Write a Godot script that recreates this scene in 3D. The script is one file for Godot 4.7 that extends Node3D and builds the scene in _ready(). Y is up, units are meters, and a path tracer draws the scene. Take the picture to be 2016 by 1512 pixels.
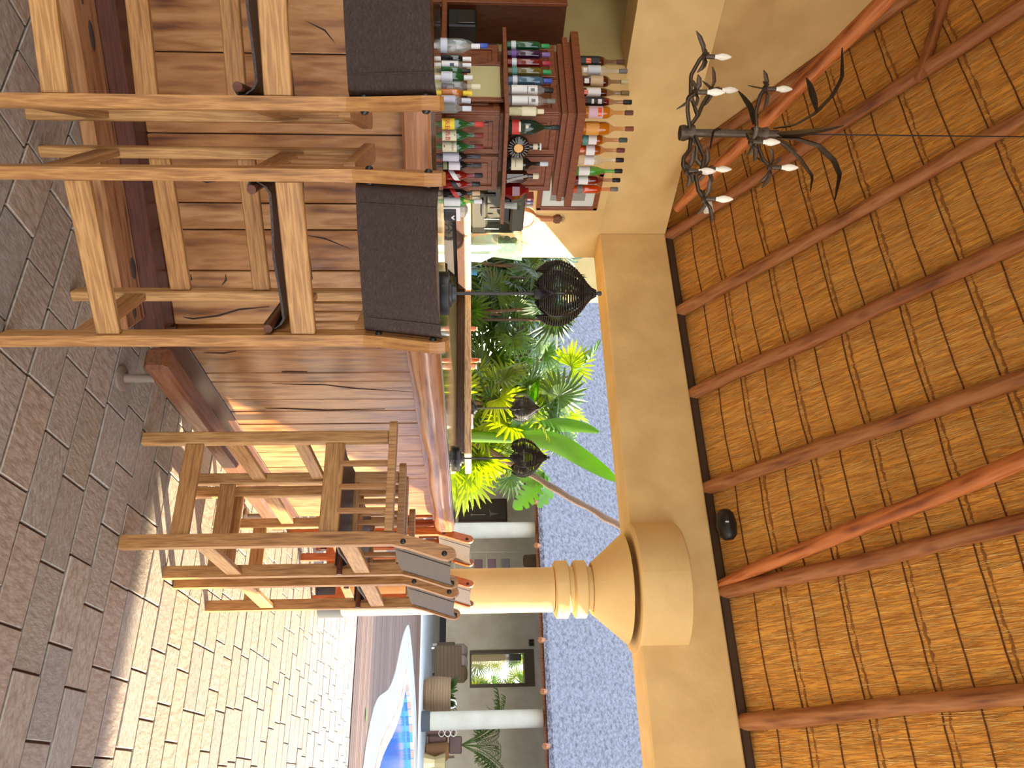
extends Node3D

# ---------------------------------------------------------------- helpers
var M := {}
var used := {}
var rng := RandomNumberGenerator.new()

func st() -> SurfaceTool:
	var s := SurfaceTool.new()
	s.begin(Mesh.PRIMITIVE_TRIANGLES)
	s.set_smooth_group(-1)
	return s

func tri(s: SurfaceTool, a: Vector3, b: Vector3, c: Vector3) -> void:   # counter-clockwise seen from outside
	s.add_vertex(a); s.add_vertex(c); s.add_vertex(b)

func quad(s: SurfaceTool, a: Vector3, b: Vector3, c: Vector3, d: Vector3) -> void:
	tri(s, a, b, c); tri(s, a, c, d)

func quad_uv(s: SurfaceTool, p: Array, uv: Array) -> void:
	for i in [0, 2, 1, 0, 3, 2]:
		s.set_uv(uv[i]); s.add_vertex(p[i])

func box(s: SurfaceTool, xf: Transform3D, size: Vector3, bev := 0.0) -> void:
	s.set_smooth_group(-1)
	var h := size * 0.5
	var b := minf(bev, minf(h.x, minf(h.y, h.z)) * 0.45)
	for ax in 3:
		for sg in [-1.0, 1.0]:
			var u := (ax + 1) % 3
			var w := (ax + 2) % 3
			var p := []
			for c in [[-1, -1], [1, -1], [1, 1], [-1, 1]]:
				var v := Vector3()
				v[ax] = sg * h[ax]; v[u] = c[0] * (h[u] - b); v[w] = c[1] * (h[w] - b)
				p.append(xf * v)
			if sg > 0: quad(s, p[0], p[1], p[2], p[3])
			else: quad(s, p[3], p[2], p[1], p[0])
	if b <= 0.0: return
	for ax in 3:
		var u := (ax + 1) % 3
		var w := (ax + 2) % 3
		for su in [-1.0, 1.0]:
			for sw in [-1.0, 1.0]:
				var q := []
				for k in [[-1, 0], [1, 0], [1, 1], [-1, 1]]:
					var v := Vector3()
					v[ax] = k[0] * (h[ax] - b)
					v[u] = su * (h[u] - (b if k[1] == 1 else 0.0)); v[w] = sw * (h[w] - (0.0 if k[1] == 1 else b))
					q.append(xf * v)
				_oq(s, xf, q)
	for sx in [-1.0, 1.0]:
		for sy in [-1.0, 1.0]:
			for sz in [-1.0, 1.0]:
				var a := xf * Vector3(sx * h.x, sy * (h.y - b), sz * (h.z - b))
				var c := xf * Vector3(sx * (h.x - b), sy * h.y, sz * (h.z - b))
				var d := xf * Vector3(sx * (h.x - b), sy * (h.y - b), sz * h.z)
				if sx * sy * sz > 0: tri(s, a, c, d)
				else: tri(s, a, d, c)

func _oq(s: SurfaceTool, xf: Transform3D, q: Array) -> void:   # a quad turned outward from the centre of xf
	var n: Vector3 = (q[1] - q[0]).cross(q[2] - q[0])
	if n.dot((q[0] + q[2]) * 0.5 - xf.origin) > 0: quad(s, q[0], q[1], q[2], q[3])
	else: quad(s, q[3], q[2], q[1], q[0])

func frame(dir: Vector3, hint := Vector3.UP) -> Basis:   # y along dir
	var y := dir.normalized()
	if absf(y.dot(hint)) > 0.98: hint = Vector3.RIGHT
	var x := hint.cross(y).normalized()
	return Basis(x, y, x.cross(y))

func tube(s: SurfaceTool, pts: Array, rad, sides := 8, caps := true) -> void:
	var rings := []
	var prev := Vector3.ZERO
	for i in pts.size():
		var d: Vector3 = (pts[mini(i + 1, pts.size() - 1)] - pts[maxi(i - 1, 0)]).normalized()
		var x := prev
		if i == 0: x = frame(d).x
		x = (x - d * x.dot(d)).normalized()
		prev = x
		var y := d.cross(x)
		var r: float = rad[i] if rad is Array else rad
		var ring := []
		for k in sides:
			var a := TAU * k / sides
			ring.append(pts[i] + (x * cos(a) + y * sin(a)) * r)
		rings.append(ring)
	s.set_smooth_group(1)
	for i in pts.size() - 1:
		for k in sides:
			var k2 := (k + 1) % sides
			quad(s, rings[i][k], rings[i][k2], rings[i + 1][k2], rings[i + 1][k])
	s.set_smooth_group(-1)
	if caps:
		for k in range(1, sides - 1):
			tri(s, rings[0][0], rings[0][k + 1], rings[0][k])
			tri(s, rings[-1][0], rings[-1][k], rings[-1][k + 1])

func lathe(s: SurfaceTool, prof: Array, sides := 20, xf := Transform3D(), a0 := 0.0, a1 := TAU, smooth := true) -> void:
	# prof: Vector2(radius, y) from bottom to top
	var n := sides
	for i in prof.size() - 1:
		var p: Vector2 = prof[i]
		var q: Vector2 = prof[i + 1]
		var sm := 2 + i if smooth else -1
		if smooth and i > 0:
			var dp: Vector2 = (p - prof[i - 1]).normalized()
			if dp.dot((q - p).normalized()) > 0.72: sm = s.get_meta("sg", 2)
			else: sm = 2 + i
		s.set_meta("sg", sm)
		s.set_smooth_group(sm)
		for k in n:
			var b0 := lerpf(a0, a1, float(k) / n)
			var b1 := lerpf(a0, a1, float(k + 1) / n)
			var v := [Vector3(p.x * sin(b0), p.y, p.x * cos(b0)), Vector3(p.x * sin(b1), p.y, p.x * cos(b1)), Vector3(q.x * sin(b1), q.y, q.x * cos(b1)), Vector3(q.x * sin(b0), q.y, q.x * cos(b0))]
			if p.x > 1e-6: tri(s, xf * v[0], xf * v[1], xf * v[2] if q.x > 1e-6 else xf * v[3])
			if q.x > 1e-6: tri(s, xf * v[0], xf * v[2], xf * v[3])
	s.set_smooth_group(-1)

func prism(s: SurfaceTool, poly: PackedVector2Array, depth: float, xf := Transform3D(), smooth_sides := false) -> void:   # along z
	if Geometry2D.is_polygon_clockwise(poly): poly.reverse()
	var idx := Geometry2D.triangulate_polygon(poly)
	var h := depth * 0.5
	s.set_smooth_group(-1)
	for i in range(0, idx.size(), 3):
		var a := poly[idx[i]]
		var b := poly[idx[i + 1]]
		var c := poly[idx[i + 2]]
		if (b - a).cross(c - a) < 0:
			var t := b
			b = c; c = t
		tri(s, xf * Vector3(a.x, a.y, h), xf * Vector3(b.x, b.y, h), xf * Vector3(c.x, c.y, h))
		tri(s, xf * Vector3(a.x, a.y, -h), xf * Vector3(c.x, c.y, -h), xf * Vector3(b.x, b.y, -h))
	if smooth_sides: s.set_smooth_group(1)
	for i in poly.size():
		var a := poly[i]
		var b := poly[(i + 1) % poly.size()]
		quad(s, xf * Vector3(a.x, a.y, h), xf * Vector3(a.x, a.y, -h), xf * Vector3(b.x, b.y, -h), xf * Vector3(b.x, b.y, h))
	s.set_smooth_group(-1)

func slab_xz(s: SurfaceTool, poly: PackedVector2Array, y0: float, y1: float) -> void:   # polygon of (x, z)
	var pl := PackedVector2Array()
	for p in poly: pl.append(Vector2(p.x, -p.y))
	prism(s, pl, y1 - y0, Transform3D(Basis(Vector3.RIGHT, Vector3(0, 0, -1), Vector3.UP), Vector3(0, (y0 + y1) * 0.5, 0)))

func sheet(s: SurfaceTool, g: Array, off: Vector3) -> void:   # a grid of points thickened by off
	s.set_smooth_group(1)
	var nu := g.size()
	var nv: int = g[0].size()
	for i in nu - 1:
		for j in nv - 1:
			quad(s, g[i][j], g[i + 1][j], g[i + 1][j + 1], g[i][j + 1])
	s.set_smooth_group(3)
	for i in nu - 1:
		for j in nv - 1:
			quad(s, g[i][j + 1] + off, g[i + 1][j + 1] + off, g[i + 1][j] + off, g[i][j] + off)
	s.set_smooth_group(-1)
	for i in nu - 1:
		quad(s, g[i][0] + off, g[i + 1][0] + off, g[i + 1][0], g[i][0])
		quad(s, g[i][nv - 1], g[i + 1][nv - 1], g[i + 1][nv - 1] + off, g[i][nv - 1] + off)
	for j in nv - 1:
		quad(s, g[0][j], g[0][j + 1], g[0][j + 1] + off, g[0][j] + off)
		quad(s, g[nu - 1][j] + off, g[nu - 1][j + 1] + off, g[nu - 1][j + 1], g[nu - 1][j])

func put(s: SurfaceTool, called: String, mat: Material, parent: Node, xf := Transform3D()) -> MeshInstance3D:
	s.generate_normals()
	var m := MeshInstance3D.new()
	m.mesh = s.commit()
	return add(m, called, mat, parent, xf)

func add(m: MeshInstance3D, called: String, mat: Material, parent: Node, xf := Transform3D()) -> MeshInstance3D:
	m.material_override = mat
	m.transform = xf
	if parent == self: m.name = numbered(called)
	else: m.name = called
	parent.add_child(m, true)
	return m

func numbered(called: String) -> String:
	var n: int = used.get(called, 0)
	used[called] = n + 1
	return called if n == 0 else "%s_%03d" % [called, n]

func tag(o: Node, label: String, category: String, group := "") -> Node:
	o.set_meta("label", label)
	o.set_meta("category", category)
	if group: o.set_meta("group", group)
	return o

func thing(called: String, label: String, category: String, at := Vector3.ZERO, turn := 0.0, group := "") -> Node3D:
	var o := Node3D.new()
	o.name = numbered(called)
	add_child(o)
	o.position = at
	o.rotation.y = turn
	tag(o, label, category, group)
	return o

func copy_of(o: Node3D, label: String, at: Vector3, turn: float) -> Node3D:
	var c: Node3D = o.duplicate()
	c.name = numbered(String(o.name).rstrip("0123456789").trim_suffix("_"))
	add_child(c)
	c.position = at
	c.rotation.y = turn
	c.set_meta("label", label)
	return c

func setting(called: String) -> Node3D:
	var o := Node3D.new()
	o.name = numbered(called)
	add_child(o)
	o.set_meta("kind", "structure")
	return o

func structure(o: Node) -> Node:
	o.set_meta("kind", "structure")
	return o

var shared := {}
func board(parent: Node, called: String, a: Vector3, b: Vector3, w: float, t: float, mat: Material, side := Vector3.UP, bev := 0.003) -> MeshInstance3D:
	# a wooden member from a to b; w is measured along "side", t across it
	var y := (b - a).normalized()
	var x := (side - y * side.dot(y)).normalized()
	var key := "%.4f %.4f %.4f %.4f" % [w, a.distance_to(b), t, bev]
	if not shared.has(key):
		var s := st()
		box(s, Transform3D(), Vector3(w, a.distance_to(b), t), bev)
		s.generate_normals()
		shared[key] = s.commit()
	var m := MeshInstance3D.new()
	m.mesh = shared[key]
	return add(m, called, mat, parent, Transform3D(Basis(x, y, x.cross(y)), (a + b) * 0.5))

# ---------------------------------------------------------------- materials
func noise_tex(sd: int, freq: float, oct := 3, stops := [], normal := 0.0, size := 256, type := FastNoiseLite.TYPE_SIMPLEX_SMOOTH) -> NoiseTexture2D:
	var n := FastNoiseLite.new()
	n.seed = sd; n.frequency = freq; n.noise_type = type
	n.fractal_octaves = oct
	var t := NoiseTexture2D.new()
	t.width = size; t.height = size; t.seamless = true; t.noise = n
	if normal > 0.0:
		t.as_normal_map = true; t.bump_strength = normal
	if stops.size():
		var g := Gradient.new()
		var off := PackedFloat32Array()
		var col := PackedColorArray()
		for q in stops:
			off.append(q[0]); col.append(q[1])
		g.offsets = off; g.colors = col
		t.color_ramp = g
	return t

func plain(c: Color, rough := 0.6, metal := 0.0) -> StandardMaterial3D:
	var m := StandardMaterial3D.new()
	m.albedo_color = c; m.roughness = rough; m.metallic = metal
	return m

func tri_mat(c: Color, tex: Texture2D, scale: Vector3, rough := 0.6, world := false, normal: Texture2D = null, nscale := 1.0) -> StandardMaterial3D:
	var m := plain(c, rough)
	m.albedo_texture = tex
	m.uv1_triplanar = true
	m.uv1_world_triplanar = world
	m.uv1_scale = scale
	if normal:
		m.normal_enabled = true; m.normal_texture = normal; m.normal_scale = nscale
	return m

func c8(r: float, g: float, b: float) -> Color:
	return Color(r / 255.0, g / 255.0, b / 255.0)

func glass(c: Color, a := 0.3) -> StandardMaterial3D:
	var m := plain(Color(c.r, c.g, c.b, a), 0.04)
	m.transparency = BaseMaterial3D.TRANSPARENCY_ALPHA
	m.cull_mode = BaseMaterial3D.CULL_DISABLED
	return m

func make_materials() -> void:
	var grain := noise_tex(3, 0.02, 4, [[0.0, c8(150, 130, 110)], [0.4, c8(215, 200, 185)], [0.55, c8(240, 232, 220)], [0.75, c8(200, 180, 160)], [1.0, c8(255, 250, 240)]])
	var grain_n := noise_tex(4, 0.03, 4, [], 2.5)
	var knots := noise_tex(9, 0.012, 4, [[0.0, c8(120, 88, 64)], [0.22, c8(196, 172, 148)], [0.4, c8(230, 215, 195)], [0.6, c8(250, 242, 230)], [0.8, c8(205, 180, 150)], [1.0, c8(245, 235, 220)]])
	M.grain = grain; M.grain_n = grain_n
	M.chair = tri_mat(c8(194, 150, 94), grain, Vector3(7, 0.55, 7), 0.42, false, grain_n, 0.25)
	M.chair_b = tri_mat(c8(184, 136, 80), grain, Vector3(8, 0.6, 8), 0.42, false, grain_n, 0.25)
	M.chair_b.uv1_offset = Vector3(0.3, 0.4, 0.1)
	M.chair_warm = tri_mat(c8(196, 108, 50), grain, Vector3(8, 0.6, 8), 0.42, false, grain_n, 0.25)
	M.panel = []
	for i in 5:
		var tones := [c8(172, 124, 78), c8(164, 115, 68), c8(178, 134, 88), c8(158, 110, 64), c8(174, 128, 80)]
		var pm := tri_mat(tones[i], knots, Vector3(3.2, 0.45, 3.2), 0.3, false, grain_n, 0.35)
		pm.uv1_offset = Vector3(0.37 * i, 0.21 * i, 0.11 * i)
		pm.clearcoat_enabled = true; pm.clearcoat = 0.35; pm.clearcoat_roughness = 0.2
		M.panel.append(pm)
	M.trim = tri_mat(c8(176, 122, 80), knots, Vector3(5, 0.4, 5), 0.3, false, grain_n, 0.3)
	M.trim.clearcoat_enabled = true; M.trim.clearcoat = 0.6; M.trim.clearcoat_roughness = 0.15
	M.trim_z = M.trim.duplicate()
	M.trim_z.uv1_scale = Vector3(5, 5, 0.4)
	M.rail = tri_mat(c8(126, 82, 56), grain, Vector3(6, 0.4, 6), 0.28, false, grain_n, 0.3)
	M.rail_old = tri_mat(c8(176, 132, 90), knots, Vector3(6, 0.5, 6), 0.4, false, grain_n, 0.3)
	M.plinth = tri_mat(c8(92, 50, 34), grain, Vector3(6, 0.5, 6), 0.4)
	M.counter = tri_mat(c8(84, 58, 34), grain, Vector3(0.7, 6, 6), 0.1, true)
	M.counter.clearcoat_enabled = true; M.counter.clearcoat = 1.0; M.counter.clearcoat_roughness = 0.06
	M.mahogany = tri_mat(c8(150, 86, 50), grain, Vector3(7, 0.7, 7), 0.36, false, grain_n, 0.2)
	M.mahogany_dark = tri_mat(c8(98, 54, 34), grain, Vector3(7, 0.7, 7), 0.38)
	M.under_dark = plain(c8(44, 32, 25), 0.5)
	M.fascia = tri_mat(c8(88, 54, 34), grain, Vector3(7, 0.7, 7), 0.38)
	M.sill = tri_mat(c8(250, 216, 172), grain, Vector3(0.6, 6, 6), 0.4, true)
	M.leather = tri_mat(c8(60, 44, 38), noise_tex(21, 0.05, 4, [[0.0, c8(190, 185, 180)], [1.0, c8(255, 250, 245)]]), Vector3(3, 3, 3), 0.5, false, noise_tex(22, 0.12, 3, [], 3.0), 0.35)
	M.leather_grey = tri_mat(c8(104, 92, 80), M.leather.albedo_texture, Vector3(3, 3, 3), 0.45, false, M.leather.normal_texture, 0.35)
	M.plaster = tri_mat(c8(234, 202, 140), noise_tex(31, 0.012, 4, [[0.0, c8(236, 230, 222)], [1.0, c8(255, 255, 252)]]), Vector3(0.6, 0.6, 0.6), 0.85, true, noise_tex(32, 0.06, 4, [], 2.0), 0.18)
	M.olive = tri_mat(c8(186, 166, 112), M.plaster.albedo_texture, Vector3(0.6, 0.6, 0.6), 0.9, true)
	M.far_wall = tri_mat(c8(240, 234, 216), M.plaster.albedo_texture, Vector3(0.4, 0.4, 0.4), 0.9, true)
	M.white_col = tri_mat(c8(172, 168, 152), M.plaster.albedo_texture, Vector3(0.5, 0.5, 0.5), 0.7, true)
	M.skirting = plain(c8(52, 54, 56), 0.7)
	# slate pavers
	M.slate = []
	var sl := noise_tex(41, 0.03, 5, [[0.0, c8(205, 198, 190)], [0.5, c8(235, 231, 225)], [1.0, c8(255, 253, 250)]])
	var sn := [noise_tex(42, 0.035, 5, [], 5.0), noise_tex(43, 0.06, 4, [], 3.5), noise_tex(44, 0.015, 5, [], 6.0)]
	var st8 := [c8(168, 158, 142), c8(163, 154, 139), c8(171, 158, 144), c8(166, 158, 144), c8(158, 151, 139), c8(174, 161, 143), c8(164, 154, 137), c8(169, 161, 149), c8(175, 158, 139)]
	for i in st8.size():
		var m := tri_mat(st8[i], sl, Vector3(2.4, 2.4, 5.5) if i % 2 else Vector3(5.5, 2.4, 2.4), 0.55, true, sn[i % 3], [0.45, 0.3, 0.6][i % 3])
		m.uv1_offset = Vector3(0.13 * i, 0.3 * i, 0.27 * i)
		M.slate.append(m)
	M.mortar = plain(c8(92, 70, 58), 0.95)
	M.deck = []
	for i in 4:
		var dm := tri_mat([c8(108, 82, 66), c8(94, 72, 60), c8(118, 92, 74), c8(102, 83, 73)][i], grain, Vector3(0.6, 7, 7), 0.65, true)
		dm.uv1_offset = Vector3(0.2 * i, 0, 0.4 * i)
		M.deck.append(dm)
	M.screed = tri_mat(c8(160, 158, 152), M.plaster.albedo_texture, Vector3(0.7, 0.7, 0.7), 0.8, true)
	M.coping = [plain(c8(218, 164, 132), 0.75), plain(c8(206, 150, 122), 0.75), plain(c8(226, 178, 148), 0.75)]
	var water := plain(Color(0.1, 0.42, 0.72, 0.9), 0.12)
	water.transparency = BaseMaterial3D.TRANSPARENCY_ALPHA
	M.water = water
	M.mosaic = plain(c8(70, 150, 205), 0.2)
	M.mosaic_b = plain(c8(40, 100, 170), 0.2)
	# thatch
	var straw := noise_tex(51, 0.03, 4, [[0.0, c8(190, 138, 72)], [0.35, c8(238, 190, 110)], [0.5, c8(253, 216, 138)], [0.7, c8(244, 200, 118)], [1.0, c8(255, 236, 170)]])
	M.thatch = plain(c8(255, 228, 176), 0.85)
	M.thatch.albedo_texture = straw
	M.thatch.uv1_scale = Vector3(9, 0.9, 1)
	M.thatch.normal_enabled = true; M.thatch.normal_texture = noise_tex(52, 0.05, 4, [], 8.0); M.thatch.normal_scale = 0.5
	M.thatch_top = plain(c8(150, 120, 80), 0.95)
	M.straw = plain(Color.WHITE, 0.75)
	M.straw.vertex_color_use_as_albedo = true
	M.batten = plain(c8(104, 62, 30), 0.85)
	M.rope = tri_mat(c8(214, 160, 92), noise_tex(53, 0.1, 3, [[0.0, c8(110, 90, 70)], [1.0, c8(255, 245, 225)]]), Vector3(9, 9, 9), 0.9)
	M.pole = []
	for i in 3:
		var pm := tri_mat([c8(192, 138, 92), c8(184, 128, 86), c8(216, 138, 82)][i], knots, Vector3(3, 0.35, 3), 0.55, false, grain_n, 0.3)
		pm.uv1_offset = Vector3(0.3 * i, 0.5 * i, 0.2)
		M.pole.append(pm)
	M.plate = plain(c8(70, 50, 30), 0.85)
	M.grey_thatch = tri_mat(c8(122, 120, 122), noise_tex(61, 0.055, 3, [[0.0, c8(150, 150, 158)], [0.45, c8(205, 205, 212)], [0.6, c8(240, 240, 246)], [1.0, c8(165, 165, 172)]], 0.0, 512), Vector3(0.22, 0.22, 0.22), 0.95, true, noise_tex(62, 0.06, 3, [], 8.0, 512), 1.0)
	# metals, glass and so on
	M.iron = tri_mat(c8(96, 82, 66), M.leather.albedo_texture, Vector3(5, 5, 5), 0.45)
	M.iron.metallic = 0.6
	M.black_metal = plain(c8(44, 42, 40), 0.4, 0.4)
	M.mesh_wire = plain(c8(40, 32, 26), 0.35, 0.3)
	M.chrome = plain(c8(210, 210, 205), 0.15, 1.0)
	M.bulb = plain(c8(240, 232, 214), 0.25)
	M.black = plain(c8(22, 21, 20), 0.45)
	M.white = plain(c8(240, 238, 232), 0.5)
	M.soil = tri_mat(c8(104, 84, 60), sl, Vector3(1.5, 1.5, 1.5), 0.95, true)
	M.cork = plain(c8(96, 58, 40), 0.7)
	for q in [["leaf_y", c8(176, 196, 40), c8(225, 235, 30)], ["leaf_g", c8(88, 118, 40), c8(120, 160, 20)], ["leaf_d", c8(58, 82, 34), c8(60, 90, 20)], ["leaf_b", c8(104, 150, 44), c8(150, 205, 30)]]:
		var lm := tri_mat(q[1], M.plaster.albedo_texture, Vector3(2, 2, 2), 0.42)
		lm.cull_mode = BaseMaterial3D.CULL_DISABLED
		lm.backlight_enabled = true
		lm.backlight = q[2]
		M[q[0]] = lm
	M.bark = tri_mat(c8(150, 128, 108), noise_tex(71, 0.06, 4, [[0.0, c8(90, 80, 70)], [0.5, c8(200, 190, 180)], [1.0, c8(255, 252, 245)]]), Vector3(6, 6, 6), 0.9, false, noise_tex(72, 0.08, 3, [], 8.0), 1.0)
	M.wicker = tri_mat(c8(166, 140, 108), noise_tex(73, 0.08, 2, [[0.0, c8(120, 105, 85)], [1.0, c8(255, 250, 240)]]), Vector3(3, 9, 3), 0.8)
	M.wicker_grey = tri_mat(c8(150, 132, 112), M.wicker.albedo_texture, Vector3(4, 4, 4), 0.8)

# ---------------------------------------------------------------- camera, sky, sun
func _ready() -> void:
	rng.seed = 7
	var a := deg_to_rad(27.7)
	var p := deg_to_rad(2.87)
	var ro := deg_to_rad(0.3)
	var fw := Vector3(-sin(a) * cos(p), sin(p), -cos(a) * cos(p))
	var rt := Vector3(cos(a), 0, -sin(a))
	var up := rt.cross(fw)
	var r2 := rt * cos(ro) - up * sin(ro)
	var u2 := up * cos(ro) + rt * sin(ro)
	var cam := Camera3D.new()
	cam.name = "camera"
	cam.transform = Transform3D(Basis(u2, -r2, -fw), Vector3(0, 1.35, 0))   # the phone was held sideways: the world's up is the picture's right
	cam.fov = rad_to_deg(2.0 * atan(756.0 / 1514.0))
	cam.near = 0.05
	cam.far = 300.0
	add_child(cam)
	cam.current = true

	var sky := ProceduralSkyMaterial.new()
	sky.sky_top_color = c8(178, 196, 222)
	sky.sky_horizon_color = c8(238, 236, 228)
	sky.ground_bottom_color = c8(120, 105, 85)
	sky.ground_horizon_color = c8(190, 180, 160)
	sky.sky_energy_multiplier = 1.6
	var env := Environment.new()
	env.background_mode = Environment.BG_SKY
	env.sky = Sky.new()
	env.sky.sky_material = sky
	env.background_energy_multiplier = 1.0
	env.tonemap_mode = Environment.TONE_MAPPER_LINEAR
	env.tonemap_exposure = 2.5
	env.sdfgi_enabled = true
	env.ssao_enabled = true
	env.ssil_enabled = true
	var we := WorldEnvironment.new()
	we.name = "world_environment"
	we.environment = env
	add_child(we)

	var sun := DirectionalLight3D.new()
	sun.name = "sun"
	var el := deg_to_rad(23.2)
	var to_sun := Vector3(0.743 * cos(el), sin(el), -0.669 * cos(el))
	add_child(sun)
	sun.look_at_from_position(to_sun * 50.0, Vector3.ZERO, Vector3.UP)
	sun.light_color = c8(255, 238, 208)
	sun.light_energy = 2.9
	sun.light_angular_distance = 0.6
	sun.shadow_enabled = true

	make_materials()
	build_floor()
	build_deck_and_pool()
	build_walls()
	build_roof()
	build_far_building()
	build_bar()
	build_column()
	build_cabinet()
	build_bottles()
	build_back_counter_things()
	build_lamps()
	build_chandelier()
	build_chairs()
	build_palms()
	build_far_things()
	build_small_things()

# ---------------------------------------------------------------- setting
const PITCH := 0.1635
func build_floor() -> void:
	var fl := setting("floor")
	var s := st()
	box(s, Transform3D(Basis(), Vector3(1.0, -0.06, -1.2)), Vector3(18.0, 0.1, 16.0))
	put(s, "mortar_bed", M.mortar, fl)
	rng.seed = 11
	var variants := {}
	var far := []
	for k in M.slate.size(): far.append(st())
	var near := []
	var z0 := -2.605 + PITCH * 40
	for row in range(0, 81):
		var zf := z0 - PITCH * row
		if zf - PITCH < -9.22 or zf > 3.8: continue
		var x := -8.0 + rng.randf() * 0.3
		if absf(zf + 2.605) < 0.02: x = -0.7333 - 0.284 * 26
		while x < 9.0:
			var l: float = [0.27, 0.3, 0.24, 0.32, 0.285][rng.randi() % 5]
			if absf(zf + 2.605) < 0.02: l = 0.284
			near.append([x + l * 0.5, zf - PITCH * 0.5, l, rng.randi() % M.slate.size(), rng.randf_range(-0.0025, 0.002), rng.randf_range(-0.006, 0.006), rng.randf_range(-0.006, 0.006)])
			x += l
	# the ones nearest to where the photograph was taken are parts, the rest one part
	var scored := []
	for q in near:
		var px := float(q[0])
		var pz := float(q[1])
		var d: float = 0.886 * -pz + 0.4648 * -px
		var lat: float = 0.8854 * px - 0.4648 * pz
		var seen := d > 1.9 and absf(lat) < d * 0.53 and d < 7.5 and px > -2.6
		scored.append([d if seen else 1000.0 + d, q])
	scored.sort_custom(func(i, j): return i[0] < j[0])
	var count := 0
	for e in scored:
		var q: Array = e[1]
		var l: float = q[2]
		var xf := Transform3D(Basis.from_euler(Vector3(q[5], 0, q[6])), Vector3(q[0], -0.011 + q[4], q[1]))
		var sz := Vector3(l - 0.008, 0.022, PITCH - 0.008)
		if e[0] < 999.0 and count < 296:
			count += 1
			var key := "%.3f" % l
			if not variants.has(key):
				var b := st()
				box(b, Transform3D(), sz, 0.0025)
				b.generate_normals()
				variants[key] = b.commit()
			var m := MeshInstance3D.new()
			m.mesh = variants[key]
			add(m, "slab", M.slate[q[3]], fl, xf)
		else:
			box(far[q[3]], xf, sz, 0.004 if e[0] < 999.0 else 0.0)
	for k in far.size():
		var o := put(far[k], "paving", M.slate[k], fl)
		o.set_meta("kind", "stuff")

func pool_inner() -> PackedVector2Array:
	return PackedVector2Array([Vector2(-1.86, -15.85), Vector2(-1.55, -15.4), Vector2(-1.26, -14.9), Vector2(-0.86, -13.77), Vector2(-0.285, -11.8), Vector2(0.6, -11.1), Vector2(2.2, -11.0), Vector2(4.5, -11.6), Vector2(5.5, -14.0), Vector2(5.0, -18.0), Vector2(2.5, -19.0), Vector2(0.6, -18.95), Vector2(-0.43, -18.5), Vector2(-1.0, -17.85), Vector2(-1.445, -17.19), Vector2(-1.75, -16.5)])

func pool_outer() -> PackedVector2Array:
	return PackedVector2Array([Vector2(-2.97, -16.1), Vector2(-2.45, -14.8), Vector2(-1.81, -13.86), Vector2(-1.42, -12.9), Vector2(-1.135, -11.45), Vector2(-0.8, -10.8), Vector2(-0.25, -10.32), Vector2(0.7, -9.95), Vector2(2.4, -9.9), Vector2(5.4, -10.3), Vector2(6.8, -13.5), Vector2(6.4, -18.6), Vector2(3.0, -19.8), Vector2(0.8, -19.88), Vector2(-0.45, -19.75), Vector2(-1.6, -19.0), Vector2(-2.3, -17.95), Vector2(-2.75, -17.0)])

func smooth_poly(p: PackedVector2Array, sub := 5) -> PackedVector2Array:
	var r := PackedVector2Array()
	var n := p.size()
	for i in n:
		for k in sub:
			r.append(p[i].cubic_interpolate(p[(i + 1) % n], p[(i - 1 + n) % n], p[(i + 2) % n], float(k) / sub))
	return r

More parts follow.
